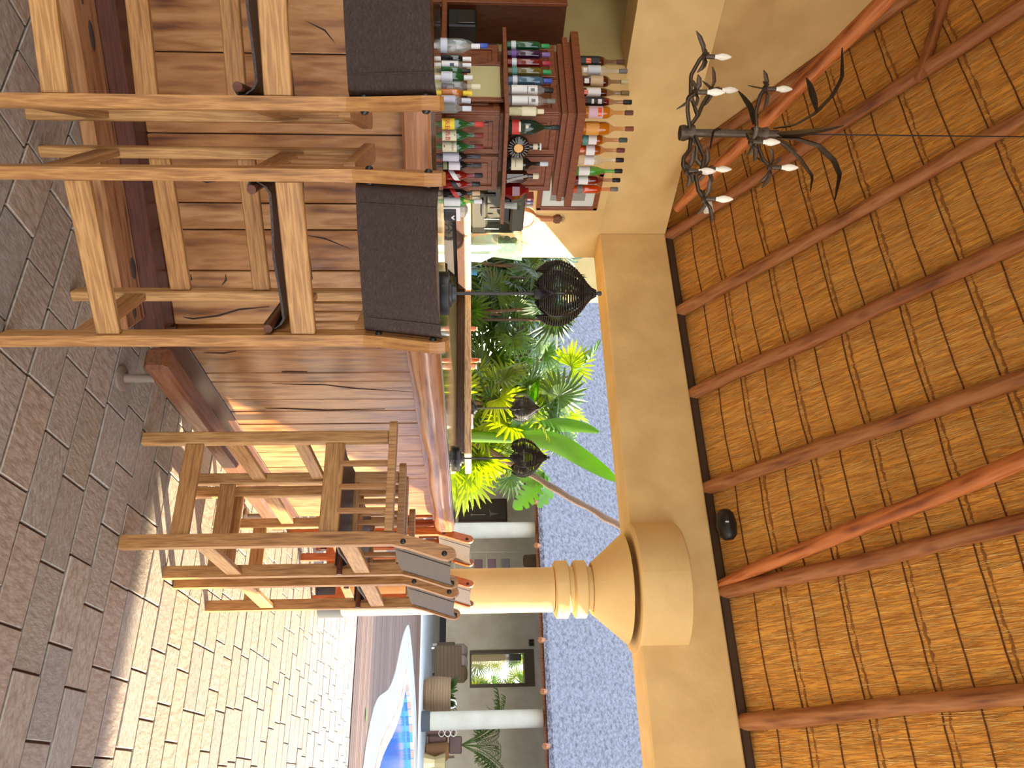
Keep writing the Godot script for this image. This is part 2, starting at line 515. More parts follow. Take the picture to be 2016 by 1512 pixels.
func build_deck_and_pool() -> void:
	var outer := smooth_poly(pool_outer())
	var inner := smooth_poly(pool_inner())
	var dk := setting("terrace_deck")
	var s := st()
	var holes := Geometry2D.offset_polygon(outer, -0.25)
	var hole: PackedVector2Array = holes[0]
	rng.seed = 5
	var w := 0.14
	for i in 77:
		var z := -9.22 - w * (i + 0.5)
		var spans := [[-12.0, 8.5]]
		# where the pool lies the board stops at its screed
		var xs := []
		for k in hole.size():
			var pa := hole[k]
			var pb := hole[(k + 1) % hole.size()]
			if (pa.y - z) * (pb.y - z) < 0: xs.append(lerpf(pa.x, pb.x, (z - pa.y) / (pb.y - pa.y)))
		if xs.size() >= 2:
			xs.sort()
			spans = [[-12.0, xs[0]], [xs[-1], 8.5]]
		for sp in spans:
			if sp[1] - sp[0] < 0.1: continue
			board(dk, "deck_board", Vector3(sp[0], -0.014, z), Vector3(sp[1], -0.014, z), w - 0.008, 0.028, M.deck[rng.randi() % 4], Vector3(0, 0, 1), 0.003)
	# earth under everything outside
	var g := setting("ground")
	s = st()
	# a bed with a hole where the pool basin sinks: four pieces round it
	for r in [[-40.0, -3.2, -60.0, -7.3], [7.2, 40.0, -60.0, 12.0], [-3.2, 7.2, -60.0, -20.4], [-3.2, 7.2, -9.6, -7.3], [-40.0, -7.0, -7.3, 12.0], [-7.0, 7.2, 6.0, 40.0], [-40.0, -7.0, 12.0, 40.0], [7.2, 40.0, 12.0, 40.0]]:
		box(s, Transform3D(Basis(), Vector3((r[0] + r[1]) * 0.5, -0.17, (r[2] + r[3]) * 0.5)), Vector3(r[1] - r[0], 0.2, r[3] - r[2]))
	put(s, "earth", M.soil, g)
	# pool
	var pool := thing("swimming_pool", "free-form blue swimming pool with pale screed edge and pink brick coping", "pool")
	s = st()
	# screed ring between the outlines, as quads
	var ring_in := PackedVector2Array()
	var off := Geometry2D.offset_polygon(inner, 0.24)
	var cop: PackedVector2Array = off[0]
	var n := 90
	for i in n:
		var o1 := along(outer, float(i) / n)
		var o2 := along(outer, float(i + 1) / n)
		var i1 := closest(cop, o1)
		var i2 := closest(cop, o2)
		for yy in [0.0]:
			quad(s, Vector3(o1.x, 0.012, o1.y), Vector3(i1.x, 0.03, i1.y), Vector3(i2.x, 0.03, i2.y), Vector3(o2.x, 0.012, o2.y))
			quad(s, Vector3(o1.x, -0.1, o1.y), Vector3(o1.x, 0.012, o1.y), Vector3(o2.x, 0.012, o2.y), Vector3(o2.x, -0.1, o2.y))
	put(s, "screed_surround", M.screed, pool)
	# brick coping
	var len_total := 0.0
	for i in cop.size(): len_total += cop[i].distance_to(cop[(i + 1) % cop.size()])
	var nb := int(len_total / 0.26)
	for i in nb:
		var c1 := along(cop, float(i) / nb + 0.0006)
		var c2 := along(cop, float(i + 1) / nb - 0.0006)
		var k1 := closest(inner, c1)
		var k2 := closest(inner, c2)
		s = st()
		slab_xz(s, PackedVector2Array([c1, k1, k2, c2]), -0.03, 0.04)
		put(s, "coping_brick", M.coping[i % 3], pool)
	# basin walls with mosaic band, floor and water
	var sa := st()
	var sb := st()
	var sc := st()
	var m := inner.size()
	for i in m:
		var a := inner[i]
		var b := inner[(i + 1) % m]
		quad(sa, Vector3(a.x, -0.25, a.y), Vector3(a.x, 0.03, a.y), Vector3(b.x, 0.03, b.y), Vector3(b.x, -0.25, b.y))
		quad(sb, Vector3(a.x, -1.3, a.y), Vector3(a.x, -0.25, a.y), Vector3(b.x, -0.25, b.y), Vector3(b.x, -1.3, b.y))
		# mosaic tiles stand a little proud of the band
		var nt := maxi(1, int(a.distance_to(b) / 0.11))
		for k in nt:
			for j in 1:
				if (k + j + i) % 3 == 0: continue
				var p1 := a.lerp(b, (k + 0.08) / nt)
				var p2 := a.lerp(b, (k + 0.92) / nt)
				var nn := Vector2(-(b - a).y, (b - a).x).normalized() * 0.006
				if Geometry2D.is_point_in_polygon(a.lerp(b, 0.5) + nn * 8.0, inner) == false: nn = -nn
				p1 += nn; p2 += nn
				quad(sc, Vector3(p1.x, -0.09 - 0.07 * j, p1.y), Vector3(p1.x, -0.03 - 0.07 * j, p1.y), Vector3(p2.x, -0.03 - 0.07 * j, p2.y), Vector3(p2.x, -0.09 - 0.07 * j, p2.y))
	put(sa, "tile_band", M.mosaic, pool)
	put(sb, "basin_wall", plain(c8(120, 190, 225), 0.4), pool)
	var tl := put(sc, "mosaic_tiles", M.mosaic_b, pool)
	tl.set_meta("kind", "stuff")
	s = st()
	slab_xz(s, inner, -1.35, -1.3)
	put(s, "basin_floor", plain(c8(110, 190, 230), 0.5), pool)
	s = st()
	slab_xz(s, inner, -0.13, -0.11)
	put(s, "water", M.water, pool)

func along(p: PackedVector2Array, t: float) -> Vector2:
	var n := p.size()
	var total := 0.0
	for i in n: total += p[i].distance_to(p[(i + 1) % n])
	var d := fposmod(t, 1.0) * total
	for i in n:
		var l := p[i].distance_to(p[(i + 1) % n])
		if d <= l: return p[i].lerp(p[(i + 1) % n], d / l)
		d -= l
	return p[0]

func closest(p: PackedVector2Array, q: Vector2) -> Vector2:
	var best := p[0]
	for i in p.size():
		var c := Geometry2D.get_closest_point_to_segment(q, p[i], p[(i + 1) % p.size()])
		if c.distance_squared_to(q) < best.distance_squared_to(q): best = c
	return best

const WX := -5.377      # the plastered wall left of the opening
const BZ := -6.68       # inner face of the long beam
func build_walls() -> void:
	# back wall: the long beam over the opening and the low wall under its sill
	var wb := setting("wall_back")
	var s := st()
	box(s, Transform3D(Basis(), Vector3(1.2, 3.11, BZ - 0.22)), Vector3(13.16, 0.735, 0.44), 0.015)
	put(s, "beam", M.plaster, wb)
	s = st()
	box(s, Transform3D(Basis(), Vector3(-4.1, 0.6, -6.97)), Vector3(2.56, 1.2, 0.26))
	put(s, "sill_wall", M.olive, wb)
	# left wall: the short pier that runs on beside the opening, and the side beam
	var wl := setting("wall_left")
	s = st()
	slab_xz(s, PackedVector2Array([Vector2(WX, BZ - 0.44), Vector2(WX, -4.79), Vector2(WX - 0.4, -4.79), Vector2(WX - 0.4, BZ - 0.44)]), 0.0, 2.742)
	put(s, "pier", M.plaster, wl)
	s = st()
	slab_xz(s, PackedVector2Array([Vector2(WX + 0.004, BZ - 0.44), Vector2(WX + 0.004, BZ), Vector2(-5.80, -4.15), Vector2(-6.6, 0.5), Vector2(-7.0, 0.5), Vector2(-6.22, -4.15), Vector2(-5.80, BZ), Vector2(-5.80, BZ - 0.44)]), 2.742, 3.477)
	put(s, "side_beam", M.plaster, wl)
	# alcove behind the bar
	var wa := setting("wall_alcove")
	s = st()
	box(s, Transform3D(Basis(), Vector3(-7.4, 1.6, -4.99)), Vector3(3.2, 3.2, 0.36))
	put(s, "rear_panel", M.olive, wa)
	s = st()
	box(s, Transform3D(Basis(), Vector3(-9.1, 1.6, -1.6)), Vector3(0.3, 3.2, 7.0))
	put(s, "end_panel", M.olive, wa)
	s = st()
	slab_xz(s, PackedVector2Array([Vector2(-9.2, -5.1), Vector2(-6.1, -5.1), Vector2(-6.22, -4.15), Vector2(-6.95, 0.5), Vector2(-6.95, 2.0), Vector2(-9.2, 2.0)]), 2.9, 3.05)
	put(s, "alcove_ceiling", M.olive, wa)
	# gable wall high above the side beam
	var wg := setting("wall_gable")
	s = st()
	var gp := PackedVector2Array([Vector2(-7.2, 2.95), Vector2(4.6, 2.95), Vector2(4.6, 6.0), Vector2(0.8, 9.25), Vector2(-7.2, 3.15)])
	prism(s, gp, 0.25, Transform3D(Basis(Vector3(0, 0, 1), Vector3.UP, Vector3(-1, 0, 0)), Vector3(-6.42, 0, 0)))
	put(s, "gable_panel", M.plaster, wg)

const TS := 0.759       # slope of the thatch
const TZ := -6.68
const TY := 3.65
const RAFTERS := [-6.25, -5.39, -4.40, -3.42, -2.43, -1.455, -0.42, 0.56, 1.54, 2.5, 3.5, 4.5, 5.5, 6.5, 7.5]
func roof_pt(x: float, d: float, drop := 0.0) -> Vector3:   # d metres up the slope from the beam, drop below the thatch
	var c := 0.7965
	return Vector3(x, TY + d * c * TS - drop * c, TZ + d * c + drop * 0.6046)

func sag(x: float) -> float:
	for i in RAFTERS.size() - 1:
		if x >= RAFTERS[i] and x <= RAFTERS[i + 1]:
			var t: float = (x - RAFTERS[i]) / (RAFTERS[i + 1] - RAFTERS[i])
			return 0.028 * 4.0 * t * (1.0 - t)
	return 0.0

func build_roof() -> void:
	var ce := setting("ceiling")
	rng.seed = 31
	# thatch seen from below, one sagging mat for each bay
	for i in RAFTERS.size() - 1:
		var s := st()
		s.set_smooth_group(1)
		var nx := 8
		var nd := 40
		for a in nx:
			for b in nd:
				var p := []
				var uv := []
				for c in [[0, 0], [1, 0], [1, 1], [0, 1]]:
					var x := lerpf(RAFTERS[i], RAFTERS[i + 1], float(a + c[0]) / nx)
					var d := lerpf(-1.25, 9.4, float(b + c[1]) / nd)
					p.append(roof_pt(x, d, sag(x)))
					uv.append(Vector2(x * 0.5, d * 0.5))
				quad_uv(s, p, uv)
		put(s, "thatch", M.thatch, ce)
	# the thatch's thickness and weathered top
	var s := st()
	var e0 := roof_pt(0, -1.28, -0.02)
	var e1 := roof_pt(0, -1.15, -0.26)
	var r0 := roof_pt(0, 9.4, -0.02)
	var r1 := roof_pt(0, 9.4, -0.3)
	var prof := PackedVector2Array([Vector2(e0.z, e0.y), Vector2(r0.z, r0.y), Vector2(r0.z + 7.0, r0.y - 5.3), Vector2(r0.z + 7.1, r0.y - 5.05), Vector2(r0.z, r1.y + 0.1), Vector2(e1.z, e1.y)])
	prism(s, prof, 14.2, Transform3D(Basis(Vector3(0, 0, 1), Vector3.UP, Vector3(-1, 0, 0)), Vector3(0.5, 0, 0)))
	put(s, "outer_thatch", M.thatch_top, ce)
	# rafters: round gum poles
	for i in RAFTERS.size():
		s = st()
		var pts := []
		var rad := []
		for k in 15:
			var d := lerpf(-1.1, 9.3, k / 14.0)
			pts.append(roof_pt(RAFTERS[i] + rng.randf_range(-0.012, 0.012), d, 0.06 + rng.randf_range(-0.006, 0.006)))
			rad.append(0.066 + rng.randf_range(-0.004, 0.004))
		var yb := frame(pts[-1] - pts[0])
		var xf := Transform3D(yb, pts[0])
		var loc := []
		for q in pts: loc.append(xf.affine_inverse() * q)
		tube(s, loc, rad, 12)
		put(s, "rafter", M.pole[i % 2], ce, xf)
	# battens and the rope stitching that binds the grass to them
	for j in 24:
		var d := 0.15 + 0.2575 * j
		var dbl := j % 2 == 1
		s = st()
		var pts := []
		for k in 97:
			var x := lerpf(-6.3, 7.5, k / 96.0)
			pts.append(roof_pt(x, d + rng.randf_range(-0.004, 0.004), sag(x) + 0.004))
		tube(s, pts, 0.0062, 5)
		put(s, "batten", M.batten, ce)
		if dbl:
			s = st()
			pts = []
			var rad := []
			for k in 300:
				var x := lerpf(-6.3, 3.5, k / 299.0)
				pts.append(roof_pt(x, d + 0.045 + rng.randf_range(-0.007, 0.007), sag(x) + rng.randf_range(-0.004, 0.004)))
				rad.append(rng.randf_range(0.005, 0.014))
			tube(s, pts, rad, 5)
			put(s, "stitched_rope", M.rope, ce)
	# wall plate on the beam, and one along the gable
	s = st()
	box(s, Transform3D(Basis(), Vector3(1.0, 3.525, BZ - 0.1)), Vector3(13.0, 0.09, 0.14), 0.02)
	put(s, "wall_plate", M.plate, ce)
	# loose straw standing out of the mats
	var one := st()
	tube(one, [Vector3(0, -0.5, 0), Vector3(0, 0.5, 0)], [1.0, 0.5], 3, false)
	one.generate_normals()
	var mm := MultiMesh.new()
	mm.transform_format = MultiMesh.TRANSFORM_3D
	mm.use_colors = true
	mm.mesh = one.commit()
	var n := 60000
	mm.instance_count = n
	var up := (roof_pt(0, 1) - roof_pt(0, 0)).normalized()
	var nrm := (roof_pt(0, 0, 1.0) - roof_pt(0, 0)).normalized()
	for i in n:
		var x := rng.randf_range(-6.3, 0.9)
		var d := rng.randf_range(-0.6, 6.2)
		var dir := (up + Vector3.RIGHT * rng.randfn(0, 0.07) + nrm * rng.randf_range(-0.02, 0.05)).normalized()
		var r := rng.randf_range(0.0012, 0.0032)
		var l := rng.randf_range(0.1, 0.3)
		var bs := frame(dir, nrm)
		mm.set_instance_transform(i, Transform3D(Basis(bs.x * r, bs.y * l, bs.z * r), roof_pt(x, d, sag(x) + rng.randf_range(-0.002, 0.006))))
		var t := rng.randf()
		var col := c8(198, 138, 66).lerp(c8(255, 222, 140), t * t * 0.4 + t * 0.6)
		mm.set_instance_color(i, col.srgb_to_linear())
	var mi := MultiMeshInstance3D.new()
	mi.name = "straw"
	mi.multimesh = mm
	mi.material_override = M.straw
	mi.set_meta("kind", "stuff")
	ce.add_child(mi)
	# pale ragged butts of grass along the wall plate
	var sr := st()
	for i in 700:
		var x := rng.randf_range(-5.2, 0.6)
		var p0 := roof_pt(x, rng.randf_range(-0.02, 0.05), 0.0)
		var p1 := roof_pt(x + rng.randf_range(-0.01, 0.01), rng.randf_range(0.06, 0.12), rng.randf_range(-0.005, 0.012))
		tube(sr, [p0, p1], [0.006, 0.003], 3, false)
	var bt := put(sr, "straw_butts", plain(c8(214, 170, 110), 0.9), ce)
	bt.set_meta("kind", "stuff")
	# round braces that rise from the beam, and the short collar by the gable
	for q in [[Vector3(-5.1, 3.4, -5.95), Vector3(-5.1, 7.47, 3.4), 0.062, 2], [Vector3(-1.53, 3.50, -6.74), Vector3(-2.58, 8.82, 0.92), 0.062, 2], [Vector3(-5.3, 5.2, -4.5), Vector3(-6.2, 5.55, -4.08), 0.05, 1]]:
		s = st()
		var dir: Vector3 = q[1] - q[0]
		var loc := []
		var rad := []
		for k in 21:
			loc.append(Vector3(rng.randf_range(-0.008, 0.008), dir.length() * k / 20.0, rng.randf_range(-0.008, 0.008)))
			rad.append(q[2] + rng.randf_range(-0.005, 0.005) - (0.02 if k == 0 else 0.0))
		tube(s, loc, rad, 12)
		put(s, "brace", M.pole[q[3]], ce, Transform3D(frame(dir), q[0]))

# ---------------------------------------------------------------- building across the terrace
func build_far_building() -> void:
	var wf := setting("wall_far")
	var s := st()
	# back wall of the veranda with a window opening, built of four pieces
	for r in [[-10.6, -4.55, 0.0, 4.8], [-3.25, 10.0, 0.0, 4.8], [-4.55, -3.25, 0.0, 1.16], [-4.55, -3.25, 3.54, 4.8]]:
		box(s, Transform3D(Basis(), Vector3((r[0] + r[1]) * 0.5, (r[2] + r[3]) * 0.5, -30.15)), Vector3(r[1] - r[0], r[3] - r[2], 0.3))
	put(s, "rear_panel", M.far_wall, wf)
	s = st()
	box(s, Transform3D(Basis(), Vector3(-10.55, 1.65, -25.7)), Vector3(0.3, 3.3, 8.9))
	put(s, "side_panel", M.far_wall, wf)
	var bb := setting("baseboard_far")
	s = st()
	box(s, Transform3D(Basis(), Vector3(-0.1, 0.15, -29.97)), Vector3(20.2, 0.24, 0.06), 0.01)
	put(s, "skirting", M.skirting, bb)
	var vf := setting("veranda_floor")
	s = st()
	box(s, Transform3D(Basis(), Vector3(-0.1, -0.065, -25.0)), Vector3(20.4, 0.2, 10.1), 0.02)
	put(s, "step", tri_mat(c8(196, 200, 200), M.plaster.albedo_texture, Vector3(0.6, 0.6, 0.6), 0.5, true), vf)
	# grey thatched roof: front slope, the slope of the left wing, and pole ends under the eave
	var rf := setting("roof_far")
	var ez := -20.1
	var ey := 3.2
	var hgt := 6.4
	var run := 5.6
	var vx := -34.0
	s = st()
	var up := Vector3(0, 0.35, 0)
	var f := [Vector3(vx, ey, ez), Vector3(34, ey, ez), Vector3(34, ey + hgt, ez - run), Vector3(vx - run, ey + hgt, ez - run)]
	quad(s, f[0], f[1], f[2], f[3])
	quad(s, f[3] - Vector3(0, 0.3, 0), f[2] - Vector3(0, 0.3, 0), f[1] - Vector3(0, 0.12, 0), f[0] - Vector3(0, 0.12, 0))
	quad(s, f[0] - Vector3(0, 0.12, 0), f[1] - Vector3(0, 0.12, 0), f[1], f[0])
	quad(s, f[3], f[2], Vector3(34, ey, ez - run * 2), Vector3(vx - run, ey, ez - run * 2))
	put(s, "front_slope", M.grey_thatch, rf)
	s = st()
	rng.seed = 77
	tube(s, [Vector3(-12, 3.08, -20.55), Vector3(9, 3.08, -20.55)], 0.06, 8)
	put(s, "eave_pole", M.pole[1], rf)
	for i in 14:
		var x := -8.1 + 1.21 * i
		s = st()
		var d := Vector3(0, 0.66, -0.75).normalized()
		tube(s, [Vector3(0, 0, 0), Vector3(0, 1.6, 0)], 0.07, 9)
		put(s, "pole_end", M.pole[0], rf, Transform3D(frame(d), Vector3(x, 2.98, -20.04)))
	for q in [[-6.27, -20.6], [-1.49, -20.6], [4.0, -20.6]]:
		var side: String = ["white veranda column behind the far end of the bar, beside the dark framed display", "white veranda column with a dark base, right of the wicker planter", "white veranda column beyond the pool at the far right"][[-6.27, -1.49, 4.0].find(q[0])]
		var col := thing("veranda_column", side, "column", Vector3(q[0], 0.0, q[1]), 0.0)
		s = st()
		lathe(s, [Vector2(0.0, 0.235), Vector2(0.215, 0.235), Vector2(0.218, 1.6), Vector2(0.212, 3.02), Vector2(0.0, 3.02)], 28)
		put(s, "shaft", M.white_col, col)
		s = st()
		lathe(s, [Vector2(0.0, 0.035), Vector2(0.235, 0.035), Vector2(0.235, 0.25), Vector2(0.0, 0.25)], 28)
		put(s, "base", M.skirting, col)
	# window in the far wall
	var w := setting("window_1")
	s = st()
	for r in [[-4.55, -4.43, 1.16, 3.54], [-3.37, -3.25, 1.16, 3.54], [-4.43, -3.37, 1.16, 1.22], [-4.43, -3.37, 3.18, 3.54]]:
		box(s, Transform3D(Basis(), Vector3((r[0] + r[1]) * 0.5, (r[2] + r[3]) * 0.5, -30.06)), Vector3(r[1] - r[0], r[3] - r[2], 0.22), 0.01)
	put(s, "window_frame", plain(c8(104, 92, 74), 0.6), w)
	s = st()
	box(s, Transform3D(Basis(), Vector3(-3.9, 2.2, -30.1)), Vector3(1.06, 1.96, 0.012))
	put(s, "pane", glass(c8(220, 235, 230), 0.08), w)
	s = st()
	box(s, Transform3D(Basis(), Vector3(-4.31, 2.15, -30.2)), Vector3(0.24, 1.86, 0.03), 0.004)
	put(s, "shutter", M.black, w)
	for i in 22:
		s = st()
		box(s, Transform3D(Basis.from_euler(Vector3(0.5, 0, 0)), Vector3(-4.14, 1.28 + i * 0.083, -30.2)), Vector3(0.09, 0.055, 0.012))
		put(s, "louvre", M.white, w)

# ---------------------------------------------------------------- the bar
const P0 := Vector3(-2.53, 0, -1.85)
const CD := Vector3(0.667, 0, -0.745)
const CN := Vector3(0.745, 0, 0.667)
const BX := -1.72
const BEND := -5.27
func build_bar() -> void:
	rng.seed = 91
	var bar := thing("bar_counter", "long wooden plank-fronted bar counter with a dark glossy top, bent at an angle", "bar counter")
	var s := st()
	# carcass behind the planks
	var c0 := P0 - CD * 1.6
	slab_xz(s, PackedVector2Array([Vector2(c0.x - CN.x * 0.04, c0.z - CN.z * 0.04), Vector2(BX - 0.04, -2.79), Vector2(BX - 0.04, BEND + 0.03), Vector2(BX - 0.34, BEND + 0.03), Vector2(BX - 0.34, -2.95), Vector2(c0.x - CN.x * 0.34, c0.z - CN.z * 0.34)]), 0.02, 1.1)
	put(s, "carcass", M.mahogany_dark, bar)
	# front planks of the angled wing
	var js := [-1.6, -1.15, -0.8, -0.42, -0.12, 0.168, 0.452, 0.711, 0.814, 0.979, 1.205]
	for i in js.size() - 1:
		var m0: Vector3 = P0 + CD * (js[i] + js[i + 1]) * 0.5 - CN * (0.015 + rng.randf_range(0, 0.004))
		board(bar, "front_plank", m0 + Vector3(0, 0.12, 0), m0 + Vector3(0, 1.1, 0), js[i + 1] - js[i] - 0.004, 0.03, M.panel[i % 5], CD, 0.004)
	# front planks of the straight wing
	var zs := [-2.77, -2.95, -3.16, -3.245, -3.432, -3.565, -3.718, -3.883, -4.097, -4.33, -4.542, -4.8, -5.04, BEND]
	for i in zs.size() - 1:
		var m0: Vector3 = Vector3(BX - 0.015 - rng.randf_range(0, 0.004), 0, (zs[i] + zs[i + 1]) * 0.5)
		board(bar, "front_plank", m0 + Vector3(0, 0.12, 0), m0 + Vector3(0, 1.1, 0), zs[i] - zs[i + 1] - 0.004, 0.03, M.panel[(i * 2 + 1) % 5], Vector3(0, 0, -1), 0.004)
	for i in 3:
		board(bar, "end_plank", Vector3(BX - 0.06 - 0.1 * i, 0.12, BEND), Vector3(BX - 0.06 - 0.1 * i, 1.1, BEND), 0.097, 0.03, M.panel[i], Vector3.RIGHT, 0.004)
	# drying cracks let into the planks
	for q in [[[0.833, 0.677], [0.848, 0.760], [0.889, 0.858]], [[1.173, 0.16], [1.180, 0.199], [1.167, 0.303], [1.141, 0.388], [1.129, 0.513]], [[0.267, 0.144], [0.302, 0.165], [0.322, 0.195]], [[0.994, 0.213], [1.014, 0.214], [1.027, 0.198]], [[0.993, 0.352], [1.018, 0.351], [1.039, 0.332]], [[0.130, 0.848], [0.088, 0.814], [0.056, 0.744]], [[0.625, 0.300], [0.632, 0.319], [0.628, 0.357]]]:
		var cp := []
		for e in q: cp.append(P0 + CD * e[0] - CN * 0.0015 + Vector3(0, e[1], 0))
		crack(bar, cp)
	for q in [[[-2.969, 0.170], [-2.974, 0.256], [-2.957, 0.315]], [[-3.149, 0.470], [-3.150, 0.585]], [[-3.263, 0.40], [-3.27, 0.55], [-3.275, 0.647], [-3.315, 0.783], [-3.356, 1.06]], [[-3.527, 0.3], [-3.53, 0.399], [-3.554, 0.597], [-3.545, 0.9]]]:
		var cp := []
		for e in q: cp.append(Vector3(BX - 0.0015, e[1], e[0]))
		crack(bar, cp)
	# plinth
	board(bar, "plinth", P0 - CD * 1.6 + CN * 0.04 + Vector3(0, 0.06, 0), P0 + CD * 1.2 + CN * 0.04 + Vector3(0, 0.06, 0), 0.12, 0.12, M.plinth)
	board(bar, "base_step", P0 - CD * 1.6 + CN * 0.185 + Vector3(0, 0.026, 0), P0 + CD * 1.15 + CN * 0.185 + Vector3(0, 0.026, 0), 0.052, 0.172, M.rail_old, Vector3.UP, 0.008)
	for q in [[0.13, 0.17, 0.06, 0.022], [0.94, 0.14, 0.05, 0.03], [1.1, 0.19, 0.03, 0.02], [0.02, 0.2, 0.02, 0.01]]:
		s = st()
		lathe(s, [Vector2(0.9, -0.002), Vector2(1.0, -0.002), Vector2(0.8, 0.0008), Vector2(0.0, 0.001)], 11, Transform3D(Basis(CD * q[2], Vector3.UP, CN * q[3]), P0 + CD * q[0] + CN * q[1] + Vector3(0, 0.052, 0)))
		put(s, "knot", plain(c8(70, 56, 44), 0.85), bar)
	board(bar, "plinth", Vector3(BX - 0.025, 0.06, -2.76), Vector3(BX - 0.025, 0.06, BEND), 0.12, 0.05, M.plinth)
	# counter top
	var a0 := P0 - CD * 1.6 + CN * 0.06
	var ct := PackedVector2Array([Vector2(a0.x, a0.z), Vector2(-1.66, -2.735), Vector2(-1.655, -4.2), Vector2(-1.63, -4.9), Vector2(-1.64, -5.25), Vector2(-1.72, -5.44), Vector2(-2.05, -5.5), Vector2(-2.5, -5.5), Vector2(-2.62, -4.94), Vector2(-2.39, -4.19), Vector2(-2.33, -3.4), Vector2(-2.28, -3.0), Vector2(a0.x - CN.x * 0.68, a0.z - CN.z * 0.68)])
	s = st()
	slab_xz(s, ct, 1.12, 1.213)
	put(s, "counter_top", M.counter, bar)
	# waney edge boards along the front of the top
	board(bar, "edge_trim", P0 - CD * 1.6 + CN * 0.075 + Vector3(0, 1.142, 0), P0 + CD * 1.235 + CN * 0.075 + Vector3(0, 1.142, 0), 0.105, 0.045, M.trim, Vector3.UP, 0.016)
	s = st()
	var pr := []
	for k in 25:
		var z := lerpf(-2.735, -5.3, k / 24.0)
		pr.append(Vector3(-1.645 + 0.012 * sin(z * 5.0) + (0.02 if z < -4.6 else 0.0), 1.142, z))
	for k in 24:
		var aa: Vector3 = pr[k]
		var bb: Vector3 = pr[k + 1]
		var h := 0.053 + 0.008 * sin(k * 0.9)
		var h2 := 0.053 + 0.008 * sin((k + 1) * 0.9)
		s.set_smooth_group(4)
		var sec := []
		for e in [[aa, h], [bb, h2]]:
			var o: Vector3 = e[0]
			sec.append([o + Vector3(-0.03, -e[1], 0), o + Vector3(0.02, -e[1], 0), o + Vector3(0.032, -0.02, 0), o + Vector3(0.03, 0.05, 0), o + Vector3(0.015, 0.066, 0), o + Vector3(-0.03, 0.066, 0)])
		for j in 6: quad(s, sec[0][j], sec[0][(j + 1) % 6], sec[1][(j + 1) % 6], sec[1][j])
	put(s, "edge_trim", M.trim_z, bar)
	board(bar, "end_trim", Vector3(-1.68, 1.142, -5.33), Vector3(-2.05, 1.142, -5.5), 0.11, 0.05, M.trim, Vector3.UP, 0.014)
	# mitred trim batten under the overhang
	board(bar, "moulding", Vector3(BX + 0.02, 1.075, -2.77), Vector3(BX + 0.02, 1.075, BEND), 0.03, 0.04, M.trim)

	# foot rail round the bar, on floor brackets
	var rail := thing("foot_rail", "square wooden foot rail on metal floor brackets along the straight bar wing", "foot rail")
	board(rail, "rail_bar", Vector3(-1.46, 0.165, -2.55), Vector3(-1.46, 0.165, -4.6), 0.09, 0.095, M.rail, Vector3.UP, 0.014)
	for q in [Vector3(-1.43, 0, -2.66), Vector3(-1.46, 0, -4.45)]:
		s = st()
		lathe(s, [Vector2(0, 0), Vector2(0.05, 0), Vector2(0.05, 0.008), Vector2(0.042, 0.014), Vector2(0.017, 0.018), Vector2(0.017, 0.13), Vector2(0, 0.13)], 16)
		put(s, "bracket", plain(c8(128, 110, 94), 0.5, 0.3), rail, Transform3D(Basis(), q))

	# sill over the low wall, and the dark back cupboard beneath it
	var sill := thing("sill_counter", "light-edged wooden sill shelf under the garden opening", "shelf")
	s = st()
	box(s, Transform3D(Basis(), Vector3(-4.07, 1.294, -6.94)), Vector3(2.6, 0.064, 0.52), 0.008)
	put(s, "sill_board", M.sill, sill)
	board(sill, "fascia", Vector3(-5.36, 1.225, -6.72), Vector3(-2.8, 1.225, -6.72), 0.07, 0.03, M.fascia)
	var under := thing("under_counter", "dark low cupboard below the garden sill behind the bar", "cupboard")
	s = st()
	box(s, Transform3D(Basis(), Vector3(-3.71, 0.55, -6.5)), Vector3(1.8, 1.1, 0.62), 0.01)
	put(s, "body", M.under_dark, under)
	for i in 3:
		board(under, "door", Vector3(-4.3 + 0.58 * i, 0.08, -6.18), Vector3(-4.3 + 0.58 * i, 1.06, -6.18), 0.56, 0.02, M.under_dark, Vector3.RIGHT, 0.004)

func crack(parent: Node, pts: Array) -> void:
	var s := st()
	var rad := []
	for i in pts.size(): rad.append(0.001 if i == 0 or i == pts.size() - 1 else 0.0035)
	if pts.size() == 2: rad = [0.003, 0.0015]
	tube(s, pts, rad, 6)
	put(s, "crack", plain(c8(48, 30, 20), 0.9), parent)

